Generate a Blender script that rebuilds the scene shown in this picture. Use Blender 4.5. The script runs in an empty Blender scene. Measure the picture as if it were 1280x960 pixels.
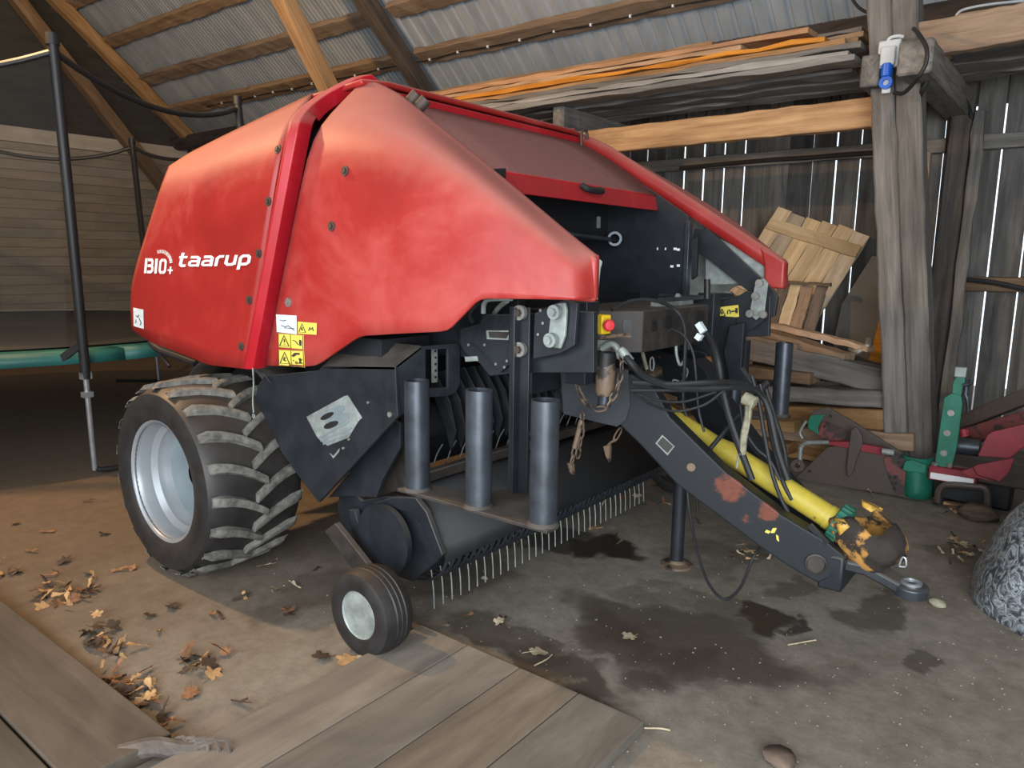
import bpy, bmesh, math, random
from mathutils import Vector, Matrix, noise
from mathutils.bvhtree import BVHTree
random.seed(7)
S=bpy.context.scene; COL=S.collection; PI=math.pi
V=Vector
# ------------------------------------------------------------------ camera
F=930.;CX,CY=640,480;EYE=V((0,0,1.65))
_p,_h,_r=map(math.radians,(9.5,38.0,0.7))
FW=V((-math.sin(_h)*math.cos(_p),math.cos(_h)*math.cos(_p),-math.sin(_p)))
_rt=V((math.cos(_h),math.sin(_h),0));_up=_rt.cross(FW)
RT=_rt*math.cos(_r)+_up*math.sin(_r);UP=RT.cross(FW)
cam=bpy.data.cameras.new('camera');co=bpy.data.objects.new('camera',cam);COL.objects.link(co)
m=Matrix((RT,UP,-FW)).transposed().to_4x4();m.translation=EYE;co.matrix_world=m
cam.sensor_width=36;cam.lens=F/1280*36;cam.clip_start=.05;cam.clip_end=200
S.camera=co
def at(px,py,y=None,x=None,z=None,pl=None):
    "point of a known plane of the barn or machine seen along a survey direction"
    d=FW*F+RT*(px-CX)-UP*(py-CY)
    if pl: k=(pl[0]-EYE).dot(pl[1])/d.dot(pl[1])
    elif y is not None:k=(y-EYE.y)/d.y
    elif x is not None:k=(x-EYE.x)/d.x
    else:k=(z-EYE.z)/d.z
    return EYE+d*k
# ------------------------------------------------------------------ materials
def mat(name):
    m=bpy.data.materials.new(name);m.use_nodes=True;nt=m.node_tree
    b=nt.nodes['Principled BSDF'];return m,nt,b
def N(nt,t,**k):
    n=nt.nodes.new(t)
    for a,v in k.items():
        if a.startswith('i_'):n.inputs[a[2:].replace('_',' ')].default_value=v
        else:setattr(n,a,v)
    return n
def ramp(nt,src,stops):
    r=N(nt,'ShaderNodeValToRGB');e=r.color_ramp.elements
    while len(e)<len(stops):e.new(.5)
    for q,(p,c) in zip(e,stops):q.position=p;q.color=(*c,1) if len(c)==3 else c
    nt.links.new(src,r.inputs[0]);return r.outputs[0]
def coord(nt,scale=(1,1,1),kind='Object',off=None):
    tc=N(nt,'ShaderNodeTexCoord');mp=N(nt,'ShaderNodeMapping');mp.inputs['Scale'].default_value=scale
    if kind=='World':
        g=N(nt,'ShaderNodeNewGeometry');nt.links.new(g.outputs['Position'],mp.inputs[0])
    else:nt.links.new(tc.outputs[kind],mp.inputs[0])
    if off is not None:nt.links.new(off,mp.inputs['Location'])
    return mp.outputs[0]
def noi(nt,vec,scale,detail=4,rough=.55,dist=0):
    n=N(nt,'ShaderNodeTexNoise');n.inputs['Scale'].default_value=scale;n.inputs['Detail'].default_value=detail
    n.inputs['Roughness'].default_value=rough;n.inputs['Distortion'].default_value=dist
    nt.links.new(vec,n.inputs['Vector']);return n.outputs[0]
def mix(nt,f,a,b,t='MIX'):
    n=N(nt,'ShaderNodeMix',data_type='RGBA',blend_type=t)
    for i,v in ((0,f),(6,a),(7,b)):
        if hasattr(v,'links'):nt.links.new(v,n.inputs[i])
        elif i==0:n.inputs[0].default_value=v
        else:n.inputs[i].default_value=(*v,1)
    return n.outputs[2]
def mth(nt,op,a,b=0.,c=None):
    n=N(nt,'ShaderNodeMath',operation=op)
    for i,v in enumerate((a,b,c)):
        if v is None:continue
        if hasattr(v,'links'):nt.links.new(v,n.inputs[i])
        else:n.inputs[i].default_value=v
    return n.outputs[0]
def bump(nt,b,h,s=.3,d=.01):
    n=N(nt,'ShaderNodeBump');n.inputs['Strength'].default_value=s;n.inputs['Distance'].default_value=d
    nt.links.new(h,n.inputs['Height']);nt.links.new(n.outputs[0],b.inputs['Normal'])
def plain(name,c,rough=.5,metal=0,var=.25,sc=6,dust=0,dustc=(.16,.14,.12),kind='World'):
    m,nt,b=mat(name);v=coord(nt,kind=kind)
    n=noi(nt,v,sc,6,.65)
    col=ramp(nt,n,[(.3,tuple(x*(1-var) for x in c)),(.7,tuple(min(1,x*(1+var)) for x in c))])
    if dust:
        g=N(nt,'ShaderNodeNewGeometry');sx=N(nt,'ShaderNodeSeparateXYZ');nt.links.new(g.outputs['Normal'],sx.inputs[0])
        f=mth(nt,'MULTIPLY',mth(nt,'MAXIMUM',sx.outputs[2],0.),mth(nt,'MULTIPLY',noi(nt,v,3,5),dust*1.6))
        col=mix(nt,f,col,dustc)
    nt.links.new(col,b.inputs['Base Color'])
    b.inputs['Metallic'].default_value=metal
    r=N(nt,'ShaderNodeMapRange');r.inputs[3].default_value=rough-.1;r.inputs[4].default_value=min(1,rough+.15)
    nt.links.new(n,r.inputs[0]);nt.links.new(r.outputs[0],b.inputs['Roughness'])
    return m
def wood(name,dark,light,grain=(1.2,22,22),vary=.35,rough=.85,island=False):
    m,nt,b=mat(name);oi=N(nt,'ShaderNodeObjectInfo');rnd=oi.outputs['Random']
    if island:
        g=N(nt,'ShaderNodeNewGeometry');rnd=g.outputs['Random Per Island']
    cb=N(nt,'ShaderNodeCombineXYZ')
    for i in range(3):nt.links.new(mth(nt,'MULTIPLY',rnd,37.+i*11),cb.inputs[i])
    v=coord(nt,grain,off=cb.outputs[0]);v2=coord(nt,tuple(max(.6,q*.12) for q in grain),off=cb.outputs[0])
    n1=noi(nt,v,1.,8,.62,.6);n2=noi(nt,v2,1.4,5,.6,.8)
    mid=tuple((a+b_)/2 for a,b_ in zip(dark,light))
    c=ramp(nt,n1,[(.28,dark),(.5,mid),(.72,light)])
    c=mix(nt,mth(nt,'MULTIPLY',ramp(nt,n2,[(.45,(0,0,0)),(.7,(1,1,1))]),.55),c,tuple(x*.45 for x in dark))
    hs=N(nt,'ShaderNodeHueSaturation');nt.links.new(c,hs.inputs['Color'])
    nt.links.new(mth(nt,'MULTIPLY_ADD',rnd,vary*2,1-vary),hs.inputs['Value'])
    nt.links.new(mth(nt,'MULTIPLY_ADD',mth(nt,'FRACT',mth(nt,'MULTIPLY',rnd,7.3)),.5,.7),hs.inputs['Saturation'])
    nt.links.new(hs.outputs[0],b.inputs['Base Color']);b.inputs['Roughness'].default_value=rough
    bump(nt,b,n1,.5,.006);return m
M={}
M['pine']=wood('pine_wood',(.25,.13,.06),(.52,.33,.17))
M['orange']=wood('fresh_orange_wood',(.34,.14,.045),(.62,.32,.12))
M['greywood']=wood('grey_weathered_wood',(.085,.078,.07),(.24,.22,.2))
M['brownwood']=wood('old_brown_wood',(.10,.065,.04),(.26,.18,.12))
M['warmbeam']=wood('warm_beam_wood',(.23,.13,.065),(.48,.32,.18))
M['darkbeam']=wood('dark_beam_wood',(.05,.04,.033),(.15,.12,.10))
M['palepanel']=wood('pale_panel_wood',(.40,.29,.17),(.62,.50,.33),vary=.2)
M['wallboard']=wood('barn_wall_boards',(.04,.037,.033),(.16,.152,.14),grain=(16,16,1.1),vary=.4,island=True)
M['gable']=wood('painted_gable_boards',(.50,.45,.37),(.68,.62,.52),grain=(9,1.,9),vary=.12,island=True)
M['palegrain']=wood('pale_trim_board',(.62,.56,.46),(.80,.74,.62),grain=(9,1.,9),vary=.05)
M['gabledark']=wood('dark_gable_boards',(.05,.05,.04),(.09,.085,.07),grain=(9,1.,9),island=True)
M['deck']=wood('deck_planks',(.12,.10,.08),(.26,.225,.18),grain=(8,1.2,8),vary=.15,island=True)
M['ramp']=wood('ramp_planks',(.055,.043,.030),(.125,.10,.074),grain=(1.,9,8),vary=.15,island=True)
M['log']=wood('barky_log',(.03,.02,.014),(.17,.11,.07),grain=(2,14,14))
M['ply']=wood('grey_plywood',(.11,.10,.085),(.17,.155,.135),grain=(2,3,3),vary=.1)
# red paint with dust settled on upward faces
def red(name,base,dust,k):
    m,nt,b=mat(name);v=coord(nt,kind='World')
    n=noi(nt,v,1.7,6,.62,.6);n2=noi(nt,v,14,6,.7)
    c=ramp(nt,n,[(.36,tuple(x*.84 for x in base)),(.52,base),(.7,(min(1,base[0]*1.25),base[1]*3.0,base[2]*3.0))])
    g=N(nt,'ShaderNodeNewGeometry');sx=N(nt,'ShaderNodeSeparateXYZ');nt.links.new(g.outputs['Normal'],sx.inputs[0])
    up=N(nt,'ShaderNodeMapRange');up.inputs[1].default_value=.12;up.inputs[2].default_value=.7
    nt.links.new(mth(nt,'MULTIPLY_ADD',n2,.25,mth(nt,'ADD',sx.outputs[2],-.12)),up.inputs[0])
    c=mix(nt,mth(nt,'MULTIPLY',up.outputs[0],k),c,dust)
    if 'flap' in name:c=mix(nt,ramp(nt,noi(nt,coord(nt,(1,2.5,1),'World'),26,2),[(.66,(0,0,0)),(.70,(.7,.7,.7))]),c,(.10,.02,.02))
    nt.links.new(c,b.inputs['Base Color'])
    rr=mth(nt,'MULTIPLY_ADD',up.outputs[0],.35,mth(nt,'MULTIPLY_ADD',n,.2,.28));nt.links.new(rr,b.inputs['Roughness'])
    b.inputs['Specular IOR Level'].default_value=.4
    bump(nt,b,n,.08,.02);return m
M['red']=red('red_paint',(.33,.021,.018),(.40,.16,.13),.72)
M['grp']=plain('unpainted_panel_back',(.34,.38,.34),.7,0,.3,9)
M['redtrim']=red('glossy_red_trim',(.40,.010,.018),(.42,.14,.12),.65)
M['redflap']=red('dusty_red_flap',(.55,.02,.022),(.27,.115,.105),1.)
M['metal']=plain('navy_black_metal',(.0145,.0175,.0225),.46,.1,.3,9,dust=.75)
M['hoodm']=plain('dull_pickup_sheet',(.011,.013,.015),.62,0,.3,9,dust=.2,dustc=(.05,.045,.04))
M['metald']=plain('black_inner_metal',(.008,.009,.012),.6,0,.3)
M['brownm']=plain('dusty_brown_metal',(.036,.030,.026),.6,.1,.5,12,dust=.6)
def rusty(name,base,rust,th,sc,rough=.5,spots=(),spec=.5):
    m,nt,b=mat(name);v=coord(nt,kind='World');n=noi(nt,v,sc,6,.6,.3);n2=noi(nt,v,40,4)
    f=ramp(nt,n,[(th,(0,0,0)),(th+.06,(1,1,1))])
    nz=noi(nt,v,16,5,.7)
    for c,r in spots:
        d=N(nt,'ShaderNodeVectorMath',operation='DISTANCE');nt.links.new(v,d.inputs[0]);d.inputs[1].default_value=tuple(c)
        g=mth(nt,'SUBTRACT',mth(nt,'ADD',1.0,mth(nt,'MULTIPLY_ADD',nz,1.6,-.8)),mth(nt,'MULTIPLY',d.outputs['Value'],1/r))
        mr=N(nt,'ShaderNodeMapRange');mr.inputs[1].default_value=0;mr.inputs[2].default_value=.25;nt.links.new(g,mr.inputs[0])
        f=mth(nt,'MAXIMUM',f,mr.outputs[0])
    c=mix(nt,f,mix(nt,n2,base,tuple(x*1.5 for x in base)),mix(nt,n2,tuple(x*.5 for x in rust),rust))
    nt.links.new(c,b.inputs['Base Color']);b.inputs['Roughness'].default_value=rough;b.inputs['Specular IOR Level'].default_value=spec;bump(nt,b,n,.2,.004);return m
M['beam']=rusty('drawbar_metal',(.0115,.0135,.0165),(.20,.06,.035),.72,4.0,.5,[(at(912,612,y=3.1),.07),(at(922,598,y=3.08),.05),(at(962,640,y=3.15),.055),(at(975,632,y=3.15),.05),(at(932,652,y=3.12),.04),(at(850,575,y=3.02),.02)],.28)
M['ygl']=rusty('yellow_guard_tube',(.37,.29,.035),(.09,.07,.03),.66,13,.5)
M['oldplate']=rusty('rusted_plough_plate',(.06,.045,.038),(.10,.075,.06),.5,3.5)
M['ploughred']=rusty('worn_plough_red',(.14,.04,.038),(.06,.043,.036),.47,7)
M['rustbrown']=rusty('rusty_cylinder',(.13,.09,.06),(.05,.035,.028),.5,14)
M['coneburn']=rusty('scorched_yellow_guard',(.36,.18,.04),(.035,.026,.02),.44,7,.85)
M['steel']=plain('galvanised_steel',(.42,.44,.46),.35,.7,.2,12)
M['tube']=plain('grey_steel_tube',(.06,.07,.085),.33,.55,.35,8,dust=.4)
M['rim']=plain('silver_rim_paint',(.30,.32,.34),.38,.35,.1,4)
M['rimdisc']=plain('pale_blue_rim_disc',(.20,.24,.26),.42,.2,.15,5)
M['rubber']=plain('black_rubber',(.018,.017,.017),.5,0,.4,10,dust=.4,dustc=(.10,.075,.055))
M['lug']=plain('dusty_tread_rubber',(.13,.125,.11),.8,0,.6,22)
M['bolt']=plain('zinc_bolt',(.32,.31,.29),.4,.6,.2,20)
M['boltd']=plain('rusty_bolt',(.07,.05,.04),.6,.3,.2,20)
M['black']=plain('black_plastic',(.012,.012,.013),.5,0,.2)
M['hose']=plain('black_hose_rubber',(.012,.0125,.014),.6,0,.3,20)
M['yelw']=plain('worn_yellow_plastic',(.50,.30,.05),.6,0,.5,25)
M['yel']=plain('bright_yellow_plastic',(.80,.55,.02),.4,0,.1)
M['redbtn']=plain('red_button_plastic',(.75,.04,.05),.35,0,.1)
M['green']=plain('green_collar_plastic',(.015,.10,.065),.45,0,.4,12)
M['teal']=plain('teal_pad_vinyl',(.012,.10,.088),.5,0,.25,3)
M['pgreen']=plain('green_plough_paint',(.012,.155,.095),.45,0,.3,7)
M['pred']=plain('red_plough_paint',(.24,.02,.03),.5,0,.25,6)
M['white']=plain('white_decal',(.85,.85,.85),.5,0,.05)
M['pale']=plain('pale_sticker',(.62,.70,.72),.5,0,.12,30)
M['ysticker']=plain('yellow_sticker',(.72,.60,.10),.5,0,.08,20)
M['ink']=plain('dark_print',(.03,.028,.025),.6,0,.1)
M['inkred']=plain('orange_print',(.45,.08,.03),.6,0,.1)
M['galv']=plain('worn_pale_zinc',(.27,.30,.285),.5,.3,.35,16)
M['blue']=plain('blue_plug_plastic',(.01,.12,.62),.35,0,.1)
M['socket']=plain('grey_white_socket',(.55,.58,.60),.4,0,.08)
M['rope']=plain('dirty_rope',(.26,.24,.17),.9,0,.4,30)
M['matfab']=plain('black_jumping_mat',(.012,.012,.012),.75,0,.3)
M['leafa']=plain('brown_leaf',(.21,.10,.045),.8,0,.5,30)
M['leafb']=plain('dark_leaf',(.055,.035,.022),.8,0,.4,30)
M['leafc']=plain('tan_leaf',(.42,.25,.11),.8,0,.3,30)
M['leafd']=plain('pale_leaf',(.46,.38,.25),.8,0,.3,30)
M['stone']=plain('pale_grit',(.27,.25,.21),.9,0,.3,30)
# roof sheet
def sheet(name,a,b_,rough):
    m,nt,b=mat(name);v=coord(nt,(3,.6,.6),'World');n=noi(nt,v,2,6,.6)
    nt.links.new(ramp(nt,n,[(.3,a),(.7,b_)]),b.inputs['Base Color']);b.inputs['Metallic'].default_value=.2
    b.inputs['Roughness'].default_value=rough;return m
M['sheet']=sheet('zinc_roof_sheet',(.30,.345,.39),(.48,.52,.56),.5)
# concrete with stains at fixed places
def concrete():
    m,nt,b=mat('dusty_concrete');v=coord(nt,kind='World')
    n=noi(nt,v,1.1,8,.62,.3);n2=noi(nt,v,9,8,.75);n3=noi(nt,v,70,3)
    c=ramp(nt,n,[(.3,(.12,.098,.070)),(.5,(.195,.165,.125)),(.72,(.29,.255,.205))])
    c=mix(nt,.5,c,ramp(nt,n2,[(.3,(.09,.078,.06)),(.7,(.34,.305,.26))]))
    c=mix(nt,ramp(nt,n3,[(.72,(0,0,0)),(.78,(.25,.25,.25))]),c,(.36,.33,.28))
    # soil brown towards the left rear, mostly warm lamp light painted into the colour
    sp=N(nt,'ShaderNodeSeparateXYZ');nt.links.new(v,sp.inputs[0])
    s=N(nt,'ShaderNodeMapRange');s.inputs[1].default_value=-2.3;s.inputs[2].default_value=-4.2;nt.links.new(mth(nt,'MULTIPLY_ADD',n,1.4,mth(nt,'ADD',sp.outputs[0],-.7)),s.inputs[0])
    c=mix(nt,mth(nt,'MULTIPLY',s.outputs[0],.8),c,mix(nt,n2,(.075,.045,.024),(.145,.095,.055)))
    dist=N(nt,'ShaderNodeVectorMath',operation='ADD')
    nn=N(nt,'ShaderNodeTexNoise');nn.inputs['Scale'].default_value=3.2;nn.inputs['Detail'].default_value=6;nt.links.new(v,nn.inputs['Vector'])
    sc=N(nt,'ShaderNodeVectorMath',operation='SCALE');sc.inputs[3].default_value=.75;nt.links.new(nn.outputs['Color'],sc.inputs[0])
    sb=N(nt,'ShaderNodeVectorMath',operation='SUBTRACT');sb.inputs[1].default_value=(.375,.375,0);nt.links.new(sc.outputs[0],sb.inputs[0])
    nt.links.new(v,dist.inputs[0]);nt.links.new(sb.outputs[0],dist.inputs[1])
    wet=None
    for (px,py,rx,ry,k,col) in STAINS:
        p=at(px,py,z=0)
        q=N(nt,'ShaderNodeMapping',vector_type='TEXTURE');q.inputs['Location'].default_value=(p.x,p.y,0);q.inputs['Scale'].default_value=(rx,ry,1000)
        nt.links.new(dist.outputs[0],q.inputs[0])
        l=N(nt,'ShaderNodeVectorMath',operation='LENGTH');nt.links.new(q.outputs[0],l.inputs[0])
        mr=N(nt,'ShaderNodeMapRange',interpolation_type='SMOOTHSTEP');mr.inputs[1].default_value=1.15;mr.inputs[2].default_value=.7;nt.links.new(l.outputs['Value'],mr.inputs[0])
        f=mth(nt,'MULTIPLY',mr.outputs[0],k);c=mix(nt,f,c,col)
        if k>.9:wet=f if wet is None else mth(nt,'MAXIMUM',wet,f)
    nt.links.new(c,b.inputs['Base Color'])
    nt.links.new(mth(nt,'MULTIPLY_ADD',wet,-.45,.88),b.inputs['Roughness'])
    bump(nt,b,n2,.35,.012);return m
DK=(.022,.016,.011);BR=(.05,.035,.023)
STAINS=[(745,685,.20,.22,.97,DK),(690,672,.16,.3,.8,DK),(560,720,.25,.35,.6,BR),(850,800,.60,.28,.85,BR),(780,805,.36,.22,.85,BR),(690,832,.30,.12,.85,BR),
 (945,775,.13,.13,.93,DK),(1000,785,.08,.08,.9,DK),(905,770,.25,.15,.6,BR),(1100,760,.15,.22,.75,BR),(1160,820,.08,.14,.7,BR),(990,735,.12,.2,.6,BR),
 (640,800,.35,.10,.7,BR),(820,740,.2,.14,.45,BR),(1030,850,.25,.1,.3,BR),(900,700,.2,.3,.45,BR),(400,740,.25,.3,.55,BR),(1215,700,.2,.2,.5,BR)]
M['floor']=concrete()
def netmat():
    m,nt,b=mat('black_safety_net');b.inputs['Base Color'].default_value=(.012,.012,.013,1);b.inputs['Roughness'].default_value=.8
    b.inputs['Alpha'].default_value=.36;return m
M['net']=netmat()
def bagmat():
    m,nt,b=mat('grey_shredded_net_plastic');v=coord(nt,(1,1,1),'Object')
    n=noi(nt,v,5,3,.6,1.5);w=N(nt,'ShaderNodeTexNoise');w.inputs['Scale'].default_value=11;w.inputs['Detail'].default_value=7;w.inputs['Distortion'].default_value=3.5;nt.links.new(v,w.inputs['Vector'])
    c=ramp(nt,w.outputs[0],[(.38,(.05,.058,.065)),(.5,(.19,.21,.23)),(.6,(.42,.45,.47)),(.63,(.14,.155,.17))])
    nt.links.new(c,b.inputs['Base Color']);b.inputs['Roughness'].default_value=.3;b.inputs['Coat Weight'].default_value=.4
    bump(nt,b,w.outputs[0],.7,.02);return m
M['bag']=bagmat()
# ------------------------------------------------------------------ mesh builder
WL={}
def tag(o,label=None,cat=None,group=None,kind=None):
    if label:o['label']=label
    if cat:o['category']=cat
    if group:o['group']=group
    if kind:o['kind']=kind
    return o
def empty(name,loc,label,cat,group=None):
    o=bpy.data.objects.new(name,None);COL.objects.link(o);o.location=loc;o.empty_display_size=.2
    WL[o.name]=V(loc);return tag(o,label,cat,group)
class MB:
    def __init__(s):s.bm=bmesh.new();s.cur=0
    def face(s,vs):
        try:
            f=s.bm.faces.new(vs);f.material_index=s.cur;return f
        except ValueError:pass
    def box(s,c,size,rot=None):
        c=V(c);h=[x/2 for x in size];vs=[]
        for i in(-1,1):
            for j in(-1,1):
                for k in(-1,1):
                    p=V((i*h[0],j*h[1],k*h[2]))
                    if rot is not None:p=rot@p
                    vs.append(s.bm.verts.new(c+p))
        for q in((0,1,3,2),(4,6,7,5),(0,4,5,1),(2,3,7,6),(0,2,6,4),(1,5,7,3)):s.face([vs[i] for i in q])
        return s
    def bar(s,a,b,w,h,up=(0,0,1)):
        a,b=V(a),V(b);x=(b-a);L=x.length;x.normalize();u=V(up)
        if abs(x.dot(u))>.98:u=V((1,0,0))
        y=u.cross(x).normalized();z=x.cross(y)
        return s.box((a+b)/2,(L,w,h),Matrix((x,y,z)).transposed())
    def ringpts(s,c,x,y,r,n):
        return [s.bm.verts.new(c+x*(r*math.cos(2*PI*i/n))+y*(r*math.sin(2*PI*i/n))) for i in range(n)]
    @staticmethod
    def frame(d):
        d=d.normalized();u=V((0,0,1)) if abs(d.z)<.9 else V((1,0,0))
        x=u.cross(d).normalized();return x,d.cross(x)
    def cyl(s,a,b,r,r2=None,n=20,cap=True):
        return s.lathe([(r,0),(r if r2 is None else r2,(V(b)-V(a)).length)],a,V(b)-V(a),n,cap)
    def lathe(s,prof,o,d,n=24,cap=True,closed=False):
        o=V(o);d=V(d).normalized();x,y=s.frame(d)
        R=[s.ringpts(o+d*h,x,y,max(r,1e-4),n) for r,h in prof]
        m=len(R)
        for i in range(m if closed else m-1):
            A,B=R[i],R[(i+1)%m]
            for k in range(n):s.face([A[k],A[(k+1)%n],B[(k+1)%n],B[k]])
        if cap and not closed:s.face(R[0][::-1]);s.face(R[-1])
        return s
    def tube(s,pts,r,n=8,sub=6,smooth=True):
        P=[V(p) for p in pts]
        if smooth and len(P)>2:
            Q=[2*P[0]-P[1]]+P+[2*P[-1]-P[-2]];out=[]
            for i in range(1,len(Q)-2):
                for k in range(sub):
                    t=k/sub;a,b,c,d=Q[i-1:i+3]
                    out.append(.5*((2*b)+(c-a)*t+(2*a-5*b+4*c-d)*t*t+(3*b-a-3*c+d)*t**3))
            out.append(P[-1]);P=out
        prev=None;x=None
        for i,p in enumerate(P):
            d=(P[min(i+1,len(P)-1)]-P[max(i-1,0)]).normalized()
            if x is None:x,y=s.frame(d)
            else:
                x=(x-d*x.dot(d)).normalized();y=d.cross(x)
            R=s.ringpts(p,x,y,r,n)
            if prev:
                for k in range(n):s.face([prev[k],prev[(k+1)%n],R[(k+1)%n],R[k]])
            else:s.face(R[::-1])
            prev=R
        s.face(prev);return s
    def prism(s,pts,vec,holes=None):
        vec=V(vec);A=[s.bm.verts.new(V(p)) for p in pts];B=[s.bm.verts.new(V(p)+vec) for p in pts];n=len(A)
        s.face(A);s.face(B[::-1])
        for i in range(n):s.face([A[i],B[i],B[(i+1)%n],A[(i+1)%n]])
        return s
    def grid(s,rows,closed=False):
        R=[[s.bm.verts.new(V(p)) for p in r] for r in rows]
        for i in range(len(R)-1):
            for j in range(len(R[0])-(0 if closed else 1)):
                k=(j+1)%len(R[0]);s.face([R[i][j],R[i][k],R[i+1][k],R[i+1][j]])
        return R
    def build(s,name,mats,parent=None,bevel=0,smooth=True,solid=0,mirror=False,subsurf=0,ang=35,noorg=False,seg=2):
        bm=s.bm
        if mirror:
            for v in bm.verts:v.co.y=2*YC-v.co.y
        bmesh.ops.recalc_face_normals(bm,faces=bm.faces)
        co=[v.co for v in bm.verts]
        if not co:return None
        lo=V((min(c[i] for c in co) for i in range(3)));hi=V((max(c[i] for c in co) for i in range(3)))
        org=V(((lo.x+hi.x)/2,(lo.y+hi.y)/2,lo.z)) if not noorg else V((0,0,0))
        for v in bm.verts:v.co-=org
        me=bpy.data.meshes.new(name);bm.to_mesh(me);bm.free()
        for q in(mats if isinstance(mats,(list,tuple)) else [mats]):me.materials.append(M[q] if isinstance(q,str) else q)
        if smooth:
            me.shade_smooth();me.set_sharp_from_angle(angle=math.radians(ang))
        o=bpy.data.objects.new(name,me);COL.objects.link(o)
        if parent is not None:
            o.parent=parent;o.location=org-WL[parent.name]
        else:o.location=org
        WL[o.name]=org
        if solid:
            q=o.modifiers.new('solid','SOLIDIFY');q.thickness=abs(solid);q.offset=-1 if solid>0 else 1
        if subsurf:
            q=o.modifiers.new('sub','SUBSURF');q.levels=q.render_levels=subsurf
        if bevel:
            q=o.modifiers.new('bevel','BEVEL');q.width=bevel;q.segments=seg;q.limit_method='ANGLE'
        return o
def copy_tree(o,loc=None,rz=None,label=None,parent=None):
    c=o.copy();COL.objects.link(c);c.parent=parent
    if loc is not None:c.location=loc
    if rz is not None:c.rotation_euler[2]=rz
    if label:c['label']=label
    for ch in o.children:copy_tree(ch,parent=c)
    return c
YC=3.4
# ================================================================== BARN
b=MB();b.grid([[(-22,-12,0),(10,-12,0)],[(-22,12,0),(10,12,0)]]);tag(b.build('floor','floor',smooth=False,noorg=True),kind='structure')
TS=math.tan(math.radians(41));RZ=3.95
def roofz(y):return RZ+(8-y)*TS
def roof_sheet(x0,x1,period,amp,trap):
    b=MB();cols=[];n=int((x1-x0)/period)
    for i in range(n):
        X=x0+i*period
        if trap:prof=[(0,0),(.32,0),(.42,1),(.58,1),(.68,0)]
        else:prof=[(k/6,.5+.5*math.sin(2*PI*k/6)) for k in range(6)]
        cols+=[(X+period*t,amp*h) for t,h in prof]
    rows=[]
    for y in(8.45,5.7,3.0):rows.append([(X,y,roofz(y)+.02+h) for X,h in cols])
    b.grid(rows);return b
tag(roof_sheet(-17.5,-7.55,.078,.02,False).build('ceiling','sheet',noorg=True,ang=60),kind='structure')
tag(roof_sheet(-7.62,4.6,.185,.028,True).build('ceiling','sheet',noorg=True,ang=20),kind='structure')
b=MB();b.prism([(-17.5,3,roofz(3)+.02),(4.6,3,roofz(3)+.02),(4.6,-2.5,3.5),(-17.5,-2.5,3.5)],(0,0,.03));tag(b.build('ceiling','sheet',noorg=True),kind='structure')
# back wall boards with open gaps; backing added outside shuts sky light from the top
b=MB();b.box((-6.5,8.04,3.6),(22,.02,1.1));X=-17.5;i=0
random.seed(3)
while X<4.6:
    w=.212+random.uniform(-.009,.009)
    gap=.232-w if random.random()<.78 else .004
    b.box((X+w/2,8.0+random.uniform(-.004,.004),1.98),(.232-gap,.026,4.0));X+=.232
tag(b.build('wall_back','wallboard',noorg=True,smooth=False),kind='structure')
# gable wall far left
b=MB();z=0.0
while z<3.45:
    b.box((-14.5+random.uniform(-.003,.003),3,z+.078),(.03,11,.153));z+=.16
b.box((-14.55,3,1.8),(.02,11,3.6))  # added backing sheet, keeps sky light out of the board gaps
tag(b.build('wall_left','gable',noorg=True,smooth=False,bevel=.004),kind='structure')
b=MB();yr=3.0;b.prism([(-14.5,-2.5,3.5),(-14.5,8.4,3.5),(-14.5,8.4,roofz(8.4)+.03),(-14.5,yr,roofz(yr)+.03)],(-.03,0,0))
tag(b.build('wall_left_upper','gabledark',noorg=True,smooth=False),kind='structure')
b=MB();b.box((-14.44,3,3.6),(.08,11,.24));tag(b.build('trim_1','palegrain',noorg=True),kind='structure')
b=MB();b.box((-10.5,-2.5,1.8),(14,.05,3.6));tag(b.build('wall_front','wallboard',noorg=True,smooth=False),kind='structure')
b=MB();b.box((4.6,3,4),(.05,11,8));tag(b.build('wall_right','wallboard',noorg=True,smooth=False),kind='structure')
# planks: length on local x
def plank(name,p0,p1,w,h,m,label,cat='plank',group=None,rough=.006,seed=0,roll=0,parent=None,taper=0,nseg=10):
    p0,p1=V(p0),V(p1);d=p1-p0;L=d.length;x=d.normalized()
    u=V((0,0,1)) if abs(x.z)<.95 else V((0,1,0))
    y=u.cross(x).normalized();z=x.cross(y)
    R=Matrix((x,y,z)).transposed()@Matrix.Rotation(roll,3,'X')
    bm=bmesh.new();rs=random.Random(seed*13+hash(name)%1 + int(L*1000));rings=[]
    for i in range(nseg+1):
        t=i/nseg;k=1-taper*t
        e=rs.uniform(-.015,.015) if i in(0,nseg) else 0
        rings.append([bm.verts.new((-L/2+L*t+e,sy*w/2*k+rs.uniform(-rough,rough),sz*h/2*k+rs.uniform(-rough,rough))) for sy,sz in((-1,-1),(1,-1),(1,1),(-1,1))])
    for i in range(nseg):
        for k in range(4):bm.faces.new([rings[i][k],rings[i][(k+1)%4],rings[i+1][(k+1)%4],rings[i+1][k]])
    bm.faces.new(rings[0][::-1]);bm.faces.new(rings[-1])
    bmesh.ops.recalc_face_normals(bm,faces=bm.faces)
    me=bpy.data.meshes.new(name);bm.to_mesh(me);bm.free();me.materials.append(M[m])
    o=bpy.data.objects.new(name,me);COL.objects.link(o)
    mw=R.to_4x4();mw.translation=(p0+p1)/2
    if parent is not None:
        o.parent=parent;mw.translation-=WL[parent.name]
    o.matrix_local=mw
    q=o.modifiers.new('bevel','BEVEL');q.width=min(w,h)*.07;q.segments=1
    if parent is None:tag(o,label,cat,group)
    elif label:o['label']=label
    return o
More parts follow.
